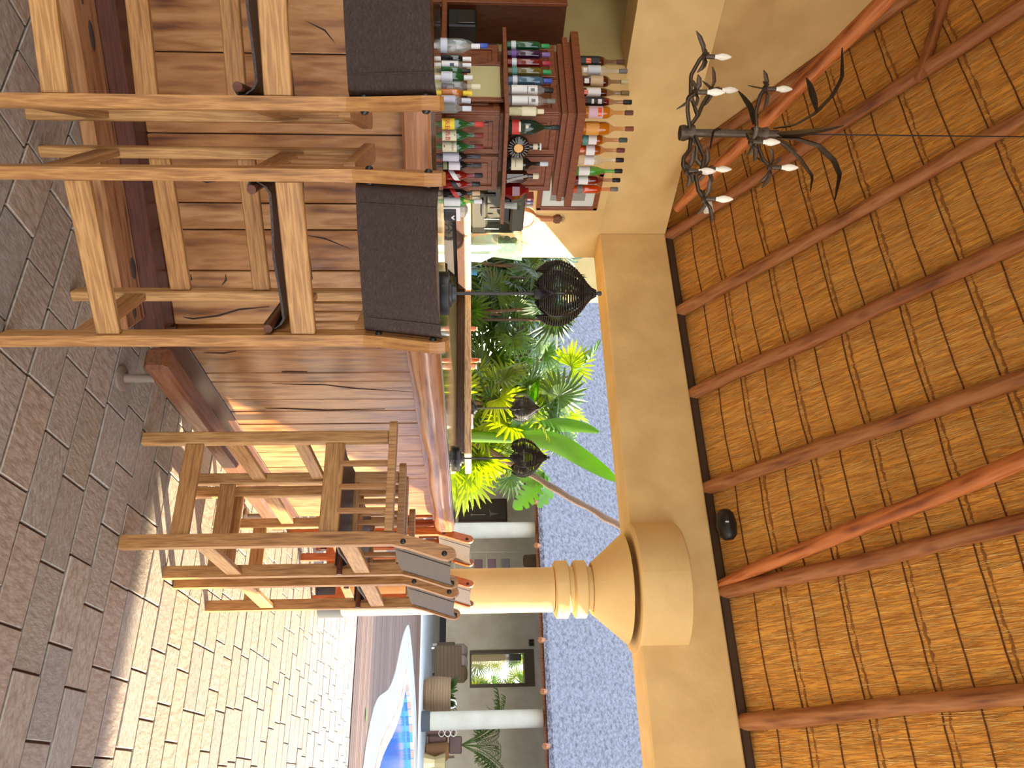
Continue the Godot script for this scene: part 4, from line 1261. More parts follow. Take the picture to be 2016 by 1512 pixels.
# ---------------------------------------------------------------- things on the back counters
func build_back_counter_things() -> void:
	var rc := thing("raised_counter", "raised dark wooden counter with a light edge under the coffee machine", "counter")
	var s := st()
	box(s, Transform3D(Basis(), Vector3(-4.99, 0.6, -5.86)), Vector3(0.7, 1.2, 1.2), 0.006)
	put(s, "body", M.under_dark, rc)
	s = st()
	box(s, Transform3D(Basis(), Vector3(-4.97, 1.3, -5.93)), Vector3(0.78, 0.064, 1.4), 0.008)
	put(s, "top_board", M.sill, rc)
	board(rc, "fascia", Vector3(-4.59, 1.232, -5.26), Vector3(-4.59, 1.232, -6.6), 0.07, 0.03, M.fascia)
	# coffee machine
	var cm := thing("coffee_machine", "dark grey coffee machine with chrome levers beside the cabinet", "coffee machine")
	var gm := plain(c8(66, 64, 52), 0.35, 0.2)
	s = st()
	box(s, Transform3D(Basis(), Vector3(-4.95, 1.41, -5.64)), Vector3(0.42, 0.16, 0.56), 0.02)
	put(s, "base", gm, cm)
	s = st()
	box(s, Transform3D(Basis(), Vector3(-5.02, 1.6, -5.7)), Vector3(0.36, 0.32, 0.66), 0.015)
	put(s, "back_body", gm, cm)
	s = st()
	box(s, Transform3D(Basis(), Vector3(-4.93, 1.77, -5.6)), Vector3(0.4, 0.13, 0.54), 0.02)
	put(s, "head", gm, cm)
	s = st()
	box(s, Transform3D(Basis(), Vector3(-4.85, 1.66, -5.62)), Vector3(0.16, 0.1, 0.3), 0.02)
	put(s, "group_head", M.black, cm)
	for z in [-5.68, -5.82]:
		s = st()
		tube(s, [Vector3(-4.735, 1.46, z), Vector3(-4.735, 1.6, z)], 0.008, 8)
		put(s, "chrome_bar", M.chrome, cm)
	s = st()
	tube(s, [Vector3(-4.76, 1.62, -5.5), Vector3(-4.68, 1.6, -5.46), Vector3(-4.66, 1.5, -5.44)], 0.01, 8)
	put(s, "lever", M.chrome, cm)
	s = st()
	tube(s, [Vector3(-4.73, 1.44, -5.4), Vector3(-4.73, 1.44, -5.62)], 0.012, 8)
	put(s, "handle", plain(c8(20, 22, 40), 0.2), cm)
	s = st()
	box(s, Transform3D(Basis(), Vector3(-4.73, 1.775, -5.52)), Vector3(0.012, 0.04, 0.04), 0.003)
	put(s, "button", M.black, cm)
	# packets on the machine
	var cols := [c8(170, 70, 60), c8(150, 140, 180), c8(222, 190, 170)]
	for i in 3:
		var bk := thing("packet", ["small red packet on top of the coffee machine", "small lilac packet on top of the coffee machine", "small pink packet on top of the coffee machine"][i], "packet", Vector3(-4.93, 1.836, -5.58 - 0.05 * i), 0.0, "packets on the coffee machine")
		s = st()
		box(s, Transform3D(Basis(), Vector3(0, 0.045, 0)), Vector3(0.09, 0.09, 0.03), 0.004)
		put(s, "carton", plain(cols[i], 0.5), bk)
		s = st()
		box(s, Transform3D(Basis(), Vector3(0.0455, 0.045, 0)), Vector3(0.002, 0.03, 0.022))
		put(s, "label", M.white, bk)
	# vase of limes and the clear sheets below it
	var vs := thing("glass_vase", "tapered clear glass vase holding limes in the sunlit corner", "vase", Vector3(-4.72, 1.333, -6.06), 0.5)
	s = st()
	for side in [0.0, 0.004]:
		lathe(s, [Vector2(0.085 - side, 0.004), Vector2(0.15 - side, 0.5)], 4, Transform3D(), 0.0, TAU, false)
	lathe(s, [Vector2(0, 0.0), Vector2(0.085, 0.0), Vector2(0.085, 0.008), Vector2(0, 0.008)], 4, Transform3D(), 0.0, TAU, false)
	put(s, "glass", glass(c8(170, 205, 190), 0.3), vs)
	rng.seed = 3
	var k := 0
	for lay in 3:
		for i in 4:
			var lm := thing("lime", "lime in the glass vase, %s layer, %s" % [["lowest", "middle", "top"][lay], ["towards the room", "towards the machine", "against the wall", "towards the garden"][(i + lay) % 4]], "lime", Vector3(-4.72, 1.333, -6.06) + Vector3(0.055 * cos(TAU * i / 4 + lay), 0.3 + 0.06 * lay, 0.055 * sin(TAU * i / 4 + lay)), rng.randf() * 6.0, "limes in the glass vase")
			s = st()
			lathe(s, [Vector2(0, -0.046), Vector2(0.015, -0.041), Vector2(0.031, -0.02), Vector2(0.035, 0), Vector2(0.03, 0.021), Vector2(0.015, 0.04), Vector2(0.005, 0.045), Vector2(0, 0.047)], 12, Transform3D(Basis(Vector3.RIGHT, 1.2), Vector3.ZERO))
			put(s, "peel", plain(c8(110 + 10 * lay, 140, 44), 0.35), lm)
			k += 1
	for i in 2:
		var sh := thing("clear_sheet", ["larger clear plastic sheet leaning against the lime vase", "smaller clear plastic sheet leaning in front of the lime vase"][i], "sheet", Vector3(-4.64 + 0.03 * i, 1.333, -6.02 - 0.1 * i), 0.25)
		s = st()
		prism(s, PackedVector2Array([Vector2(0, 0), Vector2(0.22 - 0.04 * i, 0), Vector2(0.2, 0.1), Vector2(0.05, 0.3 - 0.08 * i), Vector2(0, 0.26 - 0.06 * i)]), 0.004, Transform3D(Basis(Vector3.UP, PI / 2), Vector3(0, 0, 0.1)))
		put(s, "panel", glass(c8(225, 238, 240), 0.5), sh)
	# wall picture
	var pf := thing("framed_picture", "wooden framed picture with a pale mount on the cream wall behind the cabinet", "picture")
	for e in [[2.04, -5.99, 0.05, 0.55], [2.63, -5.99, 0.05, 0.55], [2.335, -5.735, 0.64, 0.05], [2.335, -6.245, 0.64, 0.05]]:
		s = st()
		box(s, Transform3D(Basis(), Vector3(WX + 0.02, e[0], e[1])), Vector3(0.035, e[2], e[3]), 0.008)
		put(s, "frame", M.mahogany, pf)
	s = st()
	box(s, Transform3D(Basis(), Vector3(WX + 0.01, 2.335, -5.99)), Vector3(0.012, 0.56, 0.48))
	put(s, "mount", plain(c8(214, 220, 214), 0.8), pf)
	s = st()
	box(s, Transform3D(Basis(), Vector3(WX + 0.018, 2.33, -5.99)), Vector3(0.006, 0.36, 0.28))
	put(s, "print", plain(c8(150, 150, 144), 0.8), pf)
	# instrument with a round dial on the wall
	var ins := thing("wall_instrument", "long-necked wooden instrument with a round pale face hung on the sunlit wall", "instrument", Vector3(WX, 1.88, -6.42), PI / 2)
	s = st()
	lathe(s, [Vector2(0, 0), Vector2(0.15, 0), Vector2(0.157, 0.02), Vector2(0.15, 0.045), Vector2(0.12, 0.045), Vector2(0.115, 0.03), Vector2(0, 0.03)], 32, Transform3D(Basis(Vector3.RIGHT, PI / 2), Vector3.ZERO))
	put(s, "round_body", plain(c8(196, 132, 92), 0.5), ins)
	s = st()
	lathe(s, [Vector2(0, 0.03), Vector2(0.112, 0.03), Vector2(0.11, 0.038), Vector2(0.05, 0.038), Vector2(0.045, 0.046), Vector2(0, 0.046)], 32, Transform3D(Basis(Vector3.RIGHT, PI / 2), Vector3.ZERO))
	put(s, "face", plain(c8(240, 226, 204), 0.6), ins)
	s = st()
	prism(s, PackedVector2Array([Vector2(-0.05, 0.14), Vector2(0.05, 0.14), Vector2(0.03, 0.2), Vector2(0.022, 0.34), Vector2(-0.022, 0.34), Vector2(-0.03, 0.2)]), 0.03, Transform3D(Basis(), Vector3(0, 0, 0.02)))
	put(s, "neck", plain(c8(196, 132, 92), 0.5), ins)
	s = st()
	prism(s, PackedVector2Array([Vector2(-0.03, 0.33), Vector2(-0.055, 0.36), Vector2(-0.05, 0.4), Vector2(0, 0.42), Vector2(0.05, 0.4), Vector2(0.055, 0.36), Vector2(0.03, 0.33)]), 0.035, Transform3D(Basis(), Vector3(0, 0, 0.02)))
	put(s, "scroll", plain(c8(112, 66, 40), 0.5), ins)
	for i in 5:
		s = st()
		var an := -0.9 + 0.45 * i
		tube(s, [Vector3(sin(an) * 0.03, 0.40, 0.02), Vector3(sin(an) * 0.06, 0.41 + cos(an) * 0.05, 0.02)], [0.004, 0.002], 6)
		put(s, "peg", plain(c8(90, 54, 34), 0.5), ins)
	# glass of white blossom at the end of the shelf
	var fl := thing("flower_glass", "small glass of white blossom at the right end of the middle shelf", "vase", Vector3(-4.33, 1.613, -5.02), 0.0)
	s = st()
	lathe(s, [Vector2(0, 0), Vector2(0.025, 0), Vector2(0.032, 0.11), Vector2(0.029, 0.11), Vector2(0.022, 0.006), Vector2(0, 0.006)], 16)
	put(s, "glass", glass(c8(220, 230, 225), 0.3), fl)
	rng.seed = 8
	for i in 14:
		s = st()
		var c := Vector3(rng.randf_range(-0.05, 0.05), 0.15 + rng.randf_range(-0.02, 0.06), rng.randf_range(-0.05, 0.05))
		for j in 5:
			var an := TAU * j / 5
			var d := Vector3(cos(an), 0.3, sin(an)) * 0.018
			tri(s, c, c + d.rotated(Vector3.UP, 0.5), c + d)
			tri(s, c, c + d, c + d.rotated(Vector3.UP, 0.5))
		put(s, "blossom", plain(c8(236, 236, 190), 0.6), fl)
	s = st()
	for i in 5: tube(s, [Vector3(0, 0.02, 0), Vector3(rng.randf_range(-0.04, 0.04), 0.16, rng.randf_range(-0.04, 0.04))], 0.002, 5)
	put(s, "stems", M.leaf_g, fl)
	# black and white box at the right end of the worktop row
	var bx := thing("coaster_box", "black and white printed box at the right end of the bottle row", "box", Vector3(-4.2, 1.111, -4.94), PI / 2 - 0.2)
	s = st()
	box(s, Transform3D(Basis(), Vector3(0, 0.07, 0)), Vector3(0.14, 0.14, 0.09), 0.003)
	put(s, "carton", M.white, bx)
	s = st()
	box(s, Transform3D(Basis(), Vector3(0.005, 0.055, 0.046)), Vector3(0.12, 0.1, 0.003))
	put(s, "dark_print", M.black, bx)
	for i in 4:
		s = st()
		lathe(s, [Vector2(0.008, 0), Vector2(0.012, 0), Vector2(0.012, 0.003), Vector2(0.008, 0.003)], 12, Transform3D(Basis(Vector3.RIGHT, PI / 2), Vector3(-0.04, 0.025 + 0.022 * i, 0.048)))
		put(s, "ring_mark", plain(c8(90, 90, 96), 0.5), bx)
	s = st()
	prism(s, PackedVector2Array([Vector2(0.01, 0.095), Vector2(0.03, 0.08), Vector2(0.05, 0.095), Vector2(0.05, 0.08), Vector2(0.03, 0.062), Vector2(0.01, 0.08)]), 0.004, Transform3D(Basis(), Vector3(0, 0, 0.048)))
	put(s, "white_mark", M.white, bx)
	var pb := thing("paper_bag", "crumpled pale plastic bag behind the printed box", "bag", Vector3(-4.3, 1.111, -5.04), 0.4)
	s = st()
	rng.seed = 19
	var prof := []
	for i in 9: prof.append(Vector2(0.055 + rng.randf_range(-0.012, 0.012), 0.2 * i / 8.0))
	prof[0] = Vector2(0, 0)
	prof[8] = Vector2(0.02, 0.2)
	lathe(s, prof, 9, Transform3D(), 0, TAU, false)
	put(s, "film", plain(c8(206, 200, 180), 0.4), pb)

# ---------------------------------------------------------------- table lamps
func lamp(at: Vector3, label: String, turn: float) -> void:
	var t := thing("table_lamp", label, "lamp", at, turn, "black metal table lamps")
	var s := st()
	lathe(s, [Vector2(0, 0), Vector2(0.093, 0), Vector2(0.095, 0.004), Vector2(0.095, 0.034), Vector2(0.06, 0.036), Vector2(0.058, 0.046), Vector2(0.04, 0.048), Vector2(0.038, 0.064), Vector2(0, 0.064)], 36)
	put(s, "base", M.black_metal, t)
	s = st()
	tube(s, [Vector3(0, 0.06, 0), Vector3(0, 0.42, 0)], 0.0075, 10)
	put(s, "rod", M.black_metal, t)
	s = st()
	lathe(s, [Vector2(0, 0.405), Vector2(0.022, 0.405), Vector2(0.026, 0.42), Vector2(0.026, 0.445), Vector2(0.018, 0.46), Vector2(0.018, 0.5), Vector2(0, 0.5)], 16)
	put(s, "socket", M.black, t)
	for k in 8:
		s = st()
		var xf := Transform3D(Basis(Vector3.UP, TAU * k / 8), Vector3.ZERO)
		# a leaf-shaped gore of woven wire from the crown to its drooping tip
		var rows := 31
		var l := []
		var r := []
		for i in rows:
			var u := float(i) / (rows - 1)
			var pf := [[0.012, 0.675], [0.022, 0.655], [0.04, 0.637], [0.068, 0.616], [0.1, 0.588], [0.125, 0.555], [0.138, 0.52], [0.139, 0.49], [0.132, 0.46], [0.118, 0.435], [0.104, 0.418]]
			var fi := u * 9.999
			var i0 := int(fi)
			var rad := lerpf(pf[i0][0], pf[i0 + 1][0], fi - i0)
			var y := lerpf(pf[i0][1], pf[i0 + 1][1], fi - i0)
			var hw := 0.40 * (1.0 if u < 0.72 else cos((u - 0.72) / 0.28 * PI / 2))
			var bulge := 0.01 * (1.0 - absf(u - 0.6))
			l.append(Vector3(sin(-hw) * rad, y, cos(-hw) * rad))
			r.append(Vector3(sin(hw) * rad, y, cos(hw) * rad))
			var row := []
			for j in 5:
				var w := lerpf(-hw, hw, j / 4.0)
				row.append(Vector3(sin(w) * (rad + bulge * sin(PI * j / 4.0)), y, cos(w) * (rad + bulge * sin(PI * j / 4.0))))
			tube(s, row, 0.0032, 4, false)
		tube(s, l, 0.004, 5, false)
		tube(s, r, 0.004, 5, false)
		put(s, "petal", M.mesh_wire, t, xf)
	s = st()
	lathe(s, [Vector2(0, 0.635), Vector2(0.03, 0.635), Vector2(0.018, 0.66), Vector2(0.008, 0.675), Vector2(0.008, 0.682), Vector2(0.011, 0.69), Vector2(0.009, 0.7), Vector2(0, 0.703)], 14)
	put(s, "finial", M.black_metal, t)

func build_lamps() -> void:
	lamp(Vector3(-1.912, 1.213, -2.79), "nearest black table lamp with a petal shade, on the bar beyond the leather chair", 0.2)
	lamp(Vector3(-2.163, 1.213, -5.3), "black table lamp with a woven petal shade at the far end of the bar counter", 0.5)
	lamp(Vector3(-3.332, 1.322, -6.86), "black table lamp with a woven petal shade standing on the garden sill", 0.1)

# ---------------------------------------------------------------- chandelier
func cpt(x: float, y: float, z := 0.0) -> Vector3:
	return Vector3((y - 262.0) * 0.002378, (x - 1345.0) * 0.002378, z)

func blade(s: SurfaceTool, pts: Array, w: float, side: Vector3) -> void:   # a folded metal leaf along a curve
	var n := pts.size()
	s.set_smooth_group(2)
	for i in n - 1:
		var q := []
		for k in [i, i + 1]:
			var u := float(k) / (n - 1)
			var d: Vector3 = (pts[mini(k + 1, n - 1)] - pts[maxi(k - 1, 0)]).normalized()
			var x := (side - d * side.dot(d)).normalized()
			var nn := d.cross(x)
			var ww := w * pow(sin(PI * clampf(u * 0.9 + 0.08, 0, 1)), 0.8) + 0.001
			q.append([pts[k] - x * ww + nn * ww * 0.5, pts[k], pts[k] + x * ww + nn * ww * 0.5, nn * 0.0016])
		for j in 2:
			quad(s, q[0][j], q[0][j + 1], q[1][j + 1], q[1][j])
			quad(s, q[1][j] - q[1][3], q[1][j + 1] - q[1][3], q[0][j + 1] - q[0][3], q[0][j] - q[0][3])
	s.set_smooth_group(-1)

func curve(pts: Array, sub := 5) -> Array:
	var c := Curve3D.new()
	for i in pts.size():
		var t := Vector3.ZERO
		if i > 0 and i < pts.size() - 1: t = (pts[i + 1] - pts[i - 1]) / 6.0
		c.add_point(pts[i], -t, t)
	var r := []
	var n := (pts.size() - 1) * sub
	for k in n + 1: r.append(c.sample_baked(c.get_baked_length() * k / n))
	return r

func build_chandelier() -> void:
	rng.seed = 41
	var t := thing("chandelier", "dark iron leaf chandelier with candle bulbs hanging in front of the side beam", "chandelier", Vector3(-2.689, 2.337, -2.603), deg_to_rad(27.7))
	var s := st()
	tube(s, [cpt(1350, 262), cpt(1535, 262)], 0.019, 12)
	put(s, "stem", M.iron, t)
	for q in [[1338, 1366, 0.038], [1482, 1512, 0.034]]:
		s = st()
		var y0: float = (q[0] - 1345.0) * 0.002378
		var y1: float = (q[1] - 1345.0) * 0.002378
		lathe(s, [Vector2(0, y0), Vector2(q[2] * 0.9, y0), Vector2(q[2], lerpf(y0, y1, 0.3)), Vector2(q[2] * 0.8, lerpf(y0, y1, 0.6)), Vector2(q[2] * 0.95, y1), Vector2(0, y1)], 14)
		put(s, "hub", M.iron, t)
	for arm in [
		[[[1358, 250, 0], [1376, 225, -0.02], [1365, 180, -0.04], [1367, 140, -0.05], [1385, 108, -0.05], [1394, 99, -0.05]], 102],
		[[[1358, 250, -0.02], [1385, 215, -0.08], [1400, 185, -0.12], [1422, 152, -0.15]], 152],
		[[[1356, 255, 0.02], [1344, 230, 0.08], [1338, 215, 0.14], [1348, 209, 0.18]], 210],
		[[[1360, 272, 0.0], [1352, 302, 0.05], [1334, 322, 0.1], [1330, 342, 0.12], [1338, 351, 0.12]], 351],
		[[[1366, 274, 0.03], [1376, 320, 0.08], [1366, 352, 0.12], [1352, 362, 0.14], [1356, 392, 0.15], [1367, 407, 0.15]], 407],
		[[[1360, 268, -0.02], [1380, 276, -0.06], [1383, 298, -0.1], [1406, 316, -0.14]], 316],
		[[[1492, 252, 0], [1495, 215, -0.03], [1508, 178, -0.05], [1520, 161, -0.06]], 163],
		[[[1490, 272, 0.02], [1487, 300, 0.06], [1491, 322, 0.08], [1504, 339, 0.09]], 339],
		[[[1490, 266, 0.02], [1470, 272, 0.08], [1452, 283, 0.14], [1455, 300, 0.17]], 301]]:
		var pts := []
		for p in arm[0]: pts.append(cpt(p[0], p[1], p[2]))
		var cv := curve(pts)
		s = st()
		tube(s, cv, 0.0095, 8)
		var am := put(s, "arm", M.iron, t)
		var e: Vector3 = pts[-1]
		var bx := Vector3((arm[1] - 262.0) * 0.002378, e.y, e.z)
		s = st()
		lathe(s, [Vector2(0, -0.012), Vector2(0.012, -0.012), Vector2(0.02, 0.0), Vector2(0.011, 0.006), Vector2(0.011, 0.05), Vector2(0, 0.05)], 12, Transform3D(Basis(), bx))
		put(s, "candle_holder", M.iron, am)
		s = st()
		lathe(s, [Vector2(0, 0.05), Vector2(0.009, 0.05), Vector2(0.01, 0.062), Vector2(0.016, 0.08), Vector2(0.0165, 0.092), Vector2(0.012, 0.112), Vector2(0.004, 0.13), Vector2(0, 0.133)], 14, Transform3D(Basis(), bx))
		put(s, "candle_bulb", M.bulb, am)
		s = st()
		for k in 5:
			var an := TAU * k / 5 + rng.randf() * 0.5
			var out := Vector3(cos(an), rng.randf_range(-0.5, 0.5), sin(an)).normalized()
			var l := rng.randf_range(0.07, 0.12)
			blade(s, [bx, bx + out * l * 0.4 + Vector3(0, 0.008, 0), bx + out * l * 0.75, bx + out * l + Vector3(0, -0.012, 0)], rng.randf_range(0.007, 0.012), Vector3.UP if absf(out.y) < 0.7 else Vector3.RIGHT)
		put(s, "leaf_spray", M.iron, am)
	# long palm-like leaves at the crown
	for lf in [
		[[[1526, 250, 0], [1565, 245, 0.02], [1599, 226, 0.04], [1632, 192, 0.05], [1650, 159, 0.06], [1653, 100, 0.06]], 0.012],
		[[[1604, 222, 0.04], [1592, 190, 0.04], [1585, 157, 0.04]], 0.016],
		[[[1530, 258, 0], [1590, 255, 0.02], [1658, 251, 0.05]], 0.022],
		[[[1530, 264, 0.02], [1570, 266, 0.06], [1600, 266, 0.08]], 0.02],
		[[[1532, 268, 0], [1570, 274, 0.04], [1607, 288, 0.06], [1636, 321, 0.08], [1647, 351, 0.08], [1634, 400, 0.08]], 0.014],
		[[[1530, 272, 0], [1550, 286, 0.02], [1577, 313, 0.03], [1601, 349, 0.03], [1594, 380, 0.03]], 0.009],
		[[[1490, 240, -0.03], [1488, 200, -0.08], [1470, 162, -0.1]], 0.014],
		[[[1420, 255, 0.0], [1404, 258, 0.03], [1392, 300, 0.05]], 0.006],
		[[[1530, 262, -0.03], [1565, 262, -0.1], [1600, 270, -0.18], [1605, 262, -0.28]], 0.014]]:
		var pts := []
		for p in lf[0]: pts.append(cpt(p[0], p[1], p[2]))
		s = st()
		blade(s, curve(pts, 4), lf[1] * 1.7, Vector3(0.1, 0.1, 1))
		put(s, "crown_leaf", M.iron, t)
	s = st()
	tube(s, [cpt(1530, 262), cpt(1530, 262) + Vector3(0, 2.5, 0)], 0.003, 6)
	put(s, "cable", M.black, t)

# ---------------------------------------------------------------- bar chairs
func make_chair(label: String, wood: Material, wood_b: Material, leather: Material) -> Node3D:
	var t := thing("bar_chair", label, "bar chair", Vector3.ZERO, 0.0, "tall wooden bar chairs")
	var s: SurfaceTool
	for sx in [-1.0, 1.0]:
		var x: float = sx * 0.234
		board(t, "front_leg", Vector3(x, 0, -0.215), Vector3(x, 1.0, -0.215), 0.034, 0.052, wood, Vector3.RIGHT, 0.004)
		# back post: straight to the arm, then raked, with a rounded head
		var poly := PackedVector2Array([Vector2(0.189, 0), Vector2(0.241, 0), Vector2(0.241, 0.6), Vector2(0.242, 1.03), Vector2(0.256, 1.09), Vector2(0.302, 1.225), Vector2(0.305, 1.25), Vector2(0.298, 1.27), Vector2(0.284, 1.28), Vector2(0.268, 1.275), Vector2(0.256, 1.262), Vector2(0.215, 1.12), Vector2(0.196, 1.04), Vector2(0.189, 0.9)])
		s = st()
		prism(s, poly, 0.034, Transform3D(Basis(Vector3(0, 0, 1), Vector3.UP, Vector3(-1, 0, 0)), Vector3.ZERO))
		var bp := put(s, "back_post", wood_b, t, Transform3D(Basis(), Vector3(x, 0, 0)))
		for q in [Vector3(0, 1.075, 0.232), Vector3(0, 1.235, 0.282)]:
			for e in [-1.0, 1.0]:
				s = st()
				lathe(s, [Vector2(0.011, 0), Vector2(0.010, 0.004), Vector2(0.006, 0.008), Vector2(0, 0.009)], 12, Transform3D(Basis(Vector3(0, 0, 1), -e * PI / 2), q + Vector3(e * 0.017, 0, 0)))
				put(s, "bolt", M.black_metal, bp)
		# arm with a rounded front end
		var ap := PackedVector2Array()
		for k in 9:
			var an := PI * k / 8.0
			ap.append(Vector2(0.03 * cos(an), 0.255 + 0.03 * sin(an)))
		ap.append(Vector2(-0.028, -0.19)); ap.append(Vector2(0.028, -0.19))
		s = st()
		prism(s, ap, 0.03, Transform3D(Basis(Vector3.RIGHT, Vector3(0, 0, -1), Vector3.UP), Vector3(x, 1.017, 0)))
		put(s, "arm", wood, t)
		for z in [-0.1, 0.0, 0.1]:
			board(t, "slat", Vector3(x, 0.81, z), Vector3(x, 1.005, z), 0.02, 0.022, wood_b, Vector3.RIGHT, 0.003)
		board(t, "side_rail", Vector3(x - sx * 0.004, 0.782, -0.19), Vector3(x - sx * 0.004, 0.782, 0.192), 0.076, 0.024, wood, Vector3.UP)
		board(t, "side_stretcher", Vector3(x, 0.215, -0.19), Vector3(x, 0.215, 0.192), 0.07, 0.022, wood_b, Vector3.UP)
		# seat rod in its leather hem
		s = st()
		tube(s, [Vector3(sx * 0.196, 0.762, -0.235), Vector3(sx * 0.196, 0.762, 0.245)], 0.0125, 10)
		put(s, "seat_rod", M.mahogany_dark, t)
	board(t, "back_stretcher", Vector3(-0.217, 0.305, 0.222), Vector3(0.217, 0.305, 0.222), 0.066, 0.022, wood, Vector3.UP)
	board(t, "back_rail", Vector3(-0.217, 0.858, 0.224), Vector3(0.217, 0.858, 0.224), 0.07, 0.024, wood, Vector3.UP)
	board(t, "front_stretcher", Vector3(-0.217, 0.36, -0.215), Vector3(0.217, 0.36, -0.215), 0.066, 0.022, wood_b, Vector3.UP)
	board(t, "front_rail", Vector3(-0.217, 0.63, -0.215), Vector3(0.217, 0.63, -0.215), 0.058, 0.022, wood_b, Vector3.UP)
	# sling seat: hems round the rods, the middle stretched between
	var g := []
	for x in [-0.196, -0.212, -0.211, -0.198, -0.18, -0.12, 0.0, 0.12, 0.18, 0.198, 0.211, 0.212, 0.196]:
		var ax := absf(x)
		var y := 0.806 - 0.012 * (1.0 - ax / 0.2)
		g.append([x, y])
	g[0][1] = 0.746; g[1][1] = 0.754; g[2][1] = 0.772; g[3][1] = 0.792; g[4][1] = 0.803
	g[12][1] = 0.746; g[11][1] = 0.754; g[10][1] = 0.772; g[9][1] = 0.792; g[8][1] = 0.803
	var grid := []
	for q in g:
		var row := []
		for k in 5: row.append(Vector3(q[0], q[1], lerpf(0.205, -0.225, k / 4.0)))
		grid.append(row)
	s = st()
	sheet(s, grid, Vector3(0, -0.007, 0))
	put(s, "sling_seat", leather, t)
	# leather back between the posts, hollowed, with hems round the post fronts
	grid = []
	for x in [-0.214, -0.2, -0.185, -0.15, -0.08, 0.0, 0.08, 0.15, 0.185, 0.2, 0.214]:
		var row := []
		var u := absf(x) / 0.214
		for k in 6:
			var v := k / 5.0
			var y := lerpf(1.035, 1.262 - 0.012 * (1.0 - u * u), v)
			var z := 0.228 + maxf(0.0, y - 1.04) * 0.33
			z += 0.022 * (1.0 - u * u) - (0.018 if u > 0.96 else 0.0)
			row.append(Vector3(x, y, z))
		grid.append(row)
	s = st()
	sheet(s, grid, Vector3(0, 0, -0.005))
	var bl := put(s, "leather_back", leather, t)
	for sx in [-1.0, 1.0]:
		s = st()
		var pts := []
		for k in 6:
			var y := lerpf(1.04, 1.255, k / 5.0)
			pts.append(Vector3(sx * 0.163, y, 0.228 + maxf(0.0, y - 1.04) * 0.33 + 0.022 * (1.0 - 0.58) + 0.0005))
		tube(s, pts, 0.0022, 6)
		put(s, "seam", leather, bl)
	return t

func build_chairs() -> void:
	var c := make_chair("near wooden bar chair cut by the left edge, brown leather back seen from behind", M.chair, M.chair_b, M.leather)
	c.position = Vector3(-1.887, 0, -1.437)
	c.rotation.y = deg_to_rad(42.5)
	copy_of(c, "near bar chair with its whole brown leather back showing, before the angled planks", Vector3(-1.497, 0, -1.906), deg_to_rad(51.3))
	copy_of(c, "bar chair seen side-on at the straight bar wing, nearest of the side-on ones", Vector3(-1.085, 0, -3.18), deg_to_rad(90))
	copy_of(c, "second side-on bar chair at the straight bar wing, behind the nearest one", Vector3(-1.07, 0, -3.79), deg_to_rad(89))
	var w := make_chair("reddish sunlit bar chair at the far bar end, beside the counter", M.chair_warm, M.chair_warm, M.leather_grey)
	w.position = Vector3(-1.88, 0, -5.78)
	w.rotation.y = deg_to_rad(85)
	w.scale = Vector3.ONE * 1.05
	var w2 := copy_of(w, "reddish sunlit bar chair at the far bar end, against the round column", Vector3(-1.68, 0, -6.33), deg_to_rad(84))
	w2.scale = Vector3.ONE * 1.05

# ---------------------------------------------------------------- planting
func fan_mesh(sd: int, segs: int, length: float) -> ArrayMesh:
	rng.seed = sd
	var s := st()
	var c := Vector3(0, 0.3, 0)
	tube(s, [Vector3.ZERO, Vector3(0, 0.15, 0.01), c], [0.006, 0.005, 0.003], 5, false)
	for i in segs:
		var an := lerpf(-2.15, 2.15, (i + 0.5) / segs) + rng.randf_range(-0.05, 0.05)
		var l := length * (1.0 - 0.1 * absf(an)) * rng.randf_range(0.88, 1.08)
		var d := Vector3(sin(an), cos(an), 0)
		var x := Vector3(cos(an), -sin(an), 0)
		var w := length * 0.055
		var droop := rng.randf_range(0.03, 0.16) * length
		var p := [c, c + d * l * 0.45 + Vector3(0, 0, 0.02 - droop * 0.1), c + d * l * 0.8 - Vector3(0, 0, droop * 0.45), c + d * l - Vector3(0, 0, droop)]
		var ws := [w * 0.15, w, w * 0.75, 0.0]
		for k in 3:
			for sgn in [-1.0, 1.0]:
				var a: Vector3 = p[k]
				var b: Vector3 = p[k + 1]
				var e0: Vector3 = a + x * sgn * ws[k] + Vector3(0, 0, ws[k] * 0.45)
				var e1: Vector3 = b + x * sgn * ws[k + 1] + Vector3(0, 0, ws[k + 1] * 0.45)
				if ws[k + 1] > 0.0: quad(s, a, e0, e1, b)
				else: tri(s, a, e0, b)
	s.generate_normals()
	return s.commit()

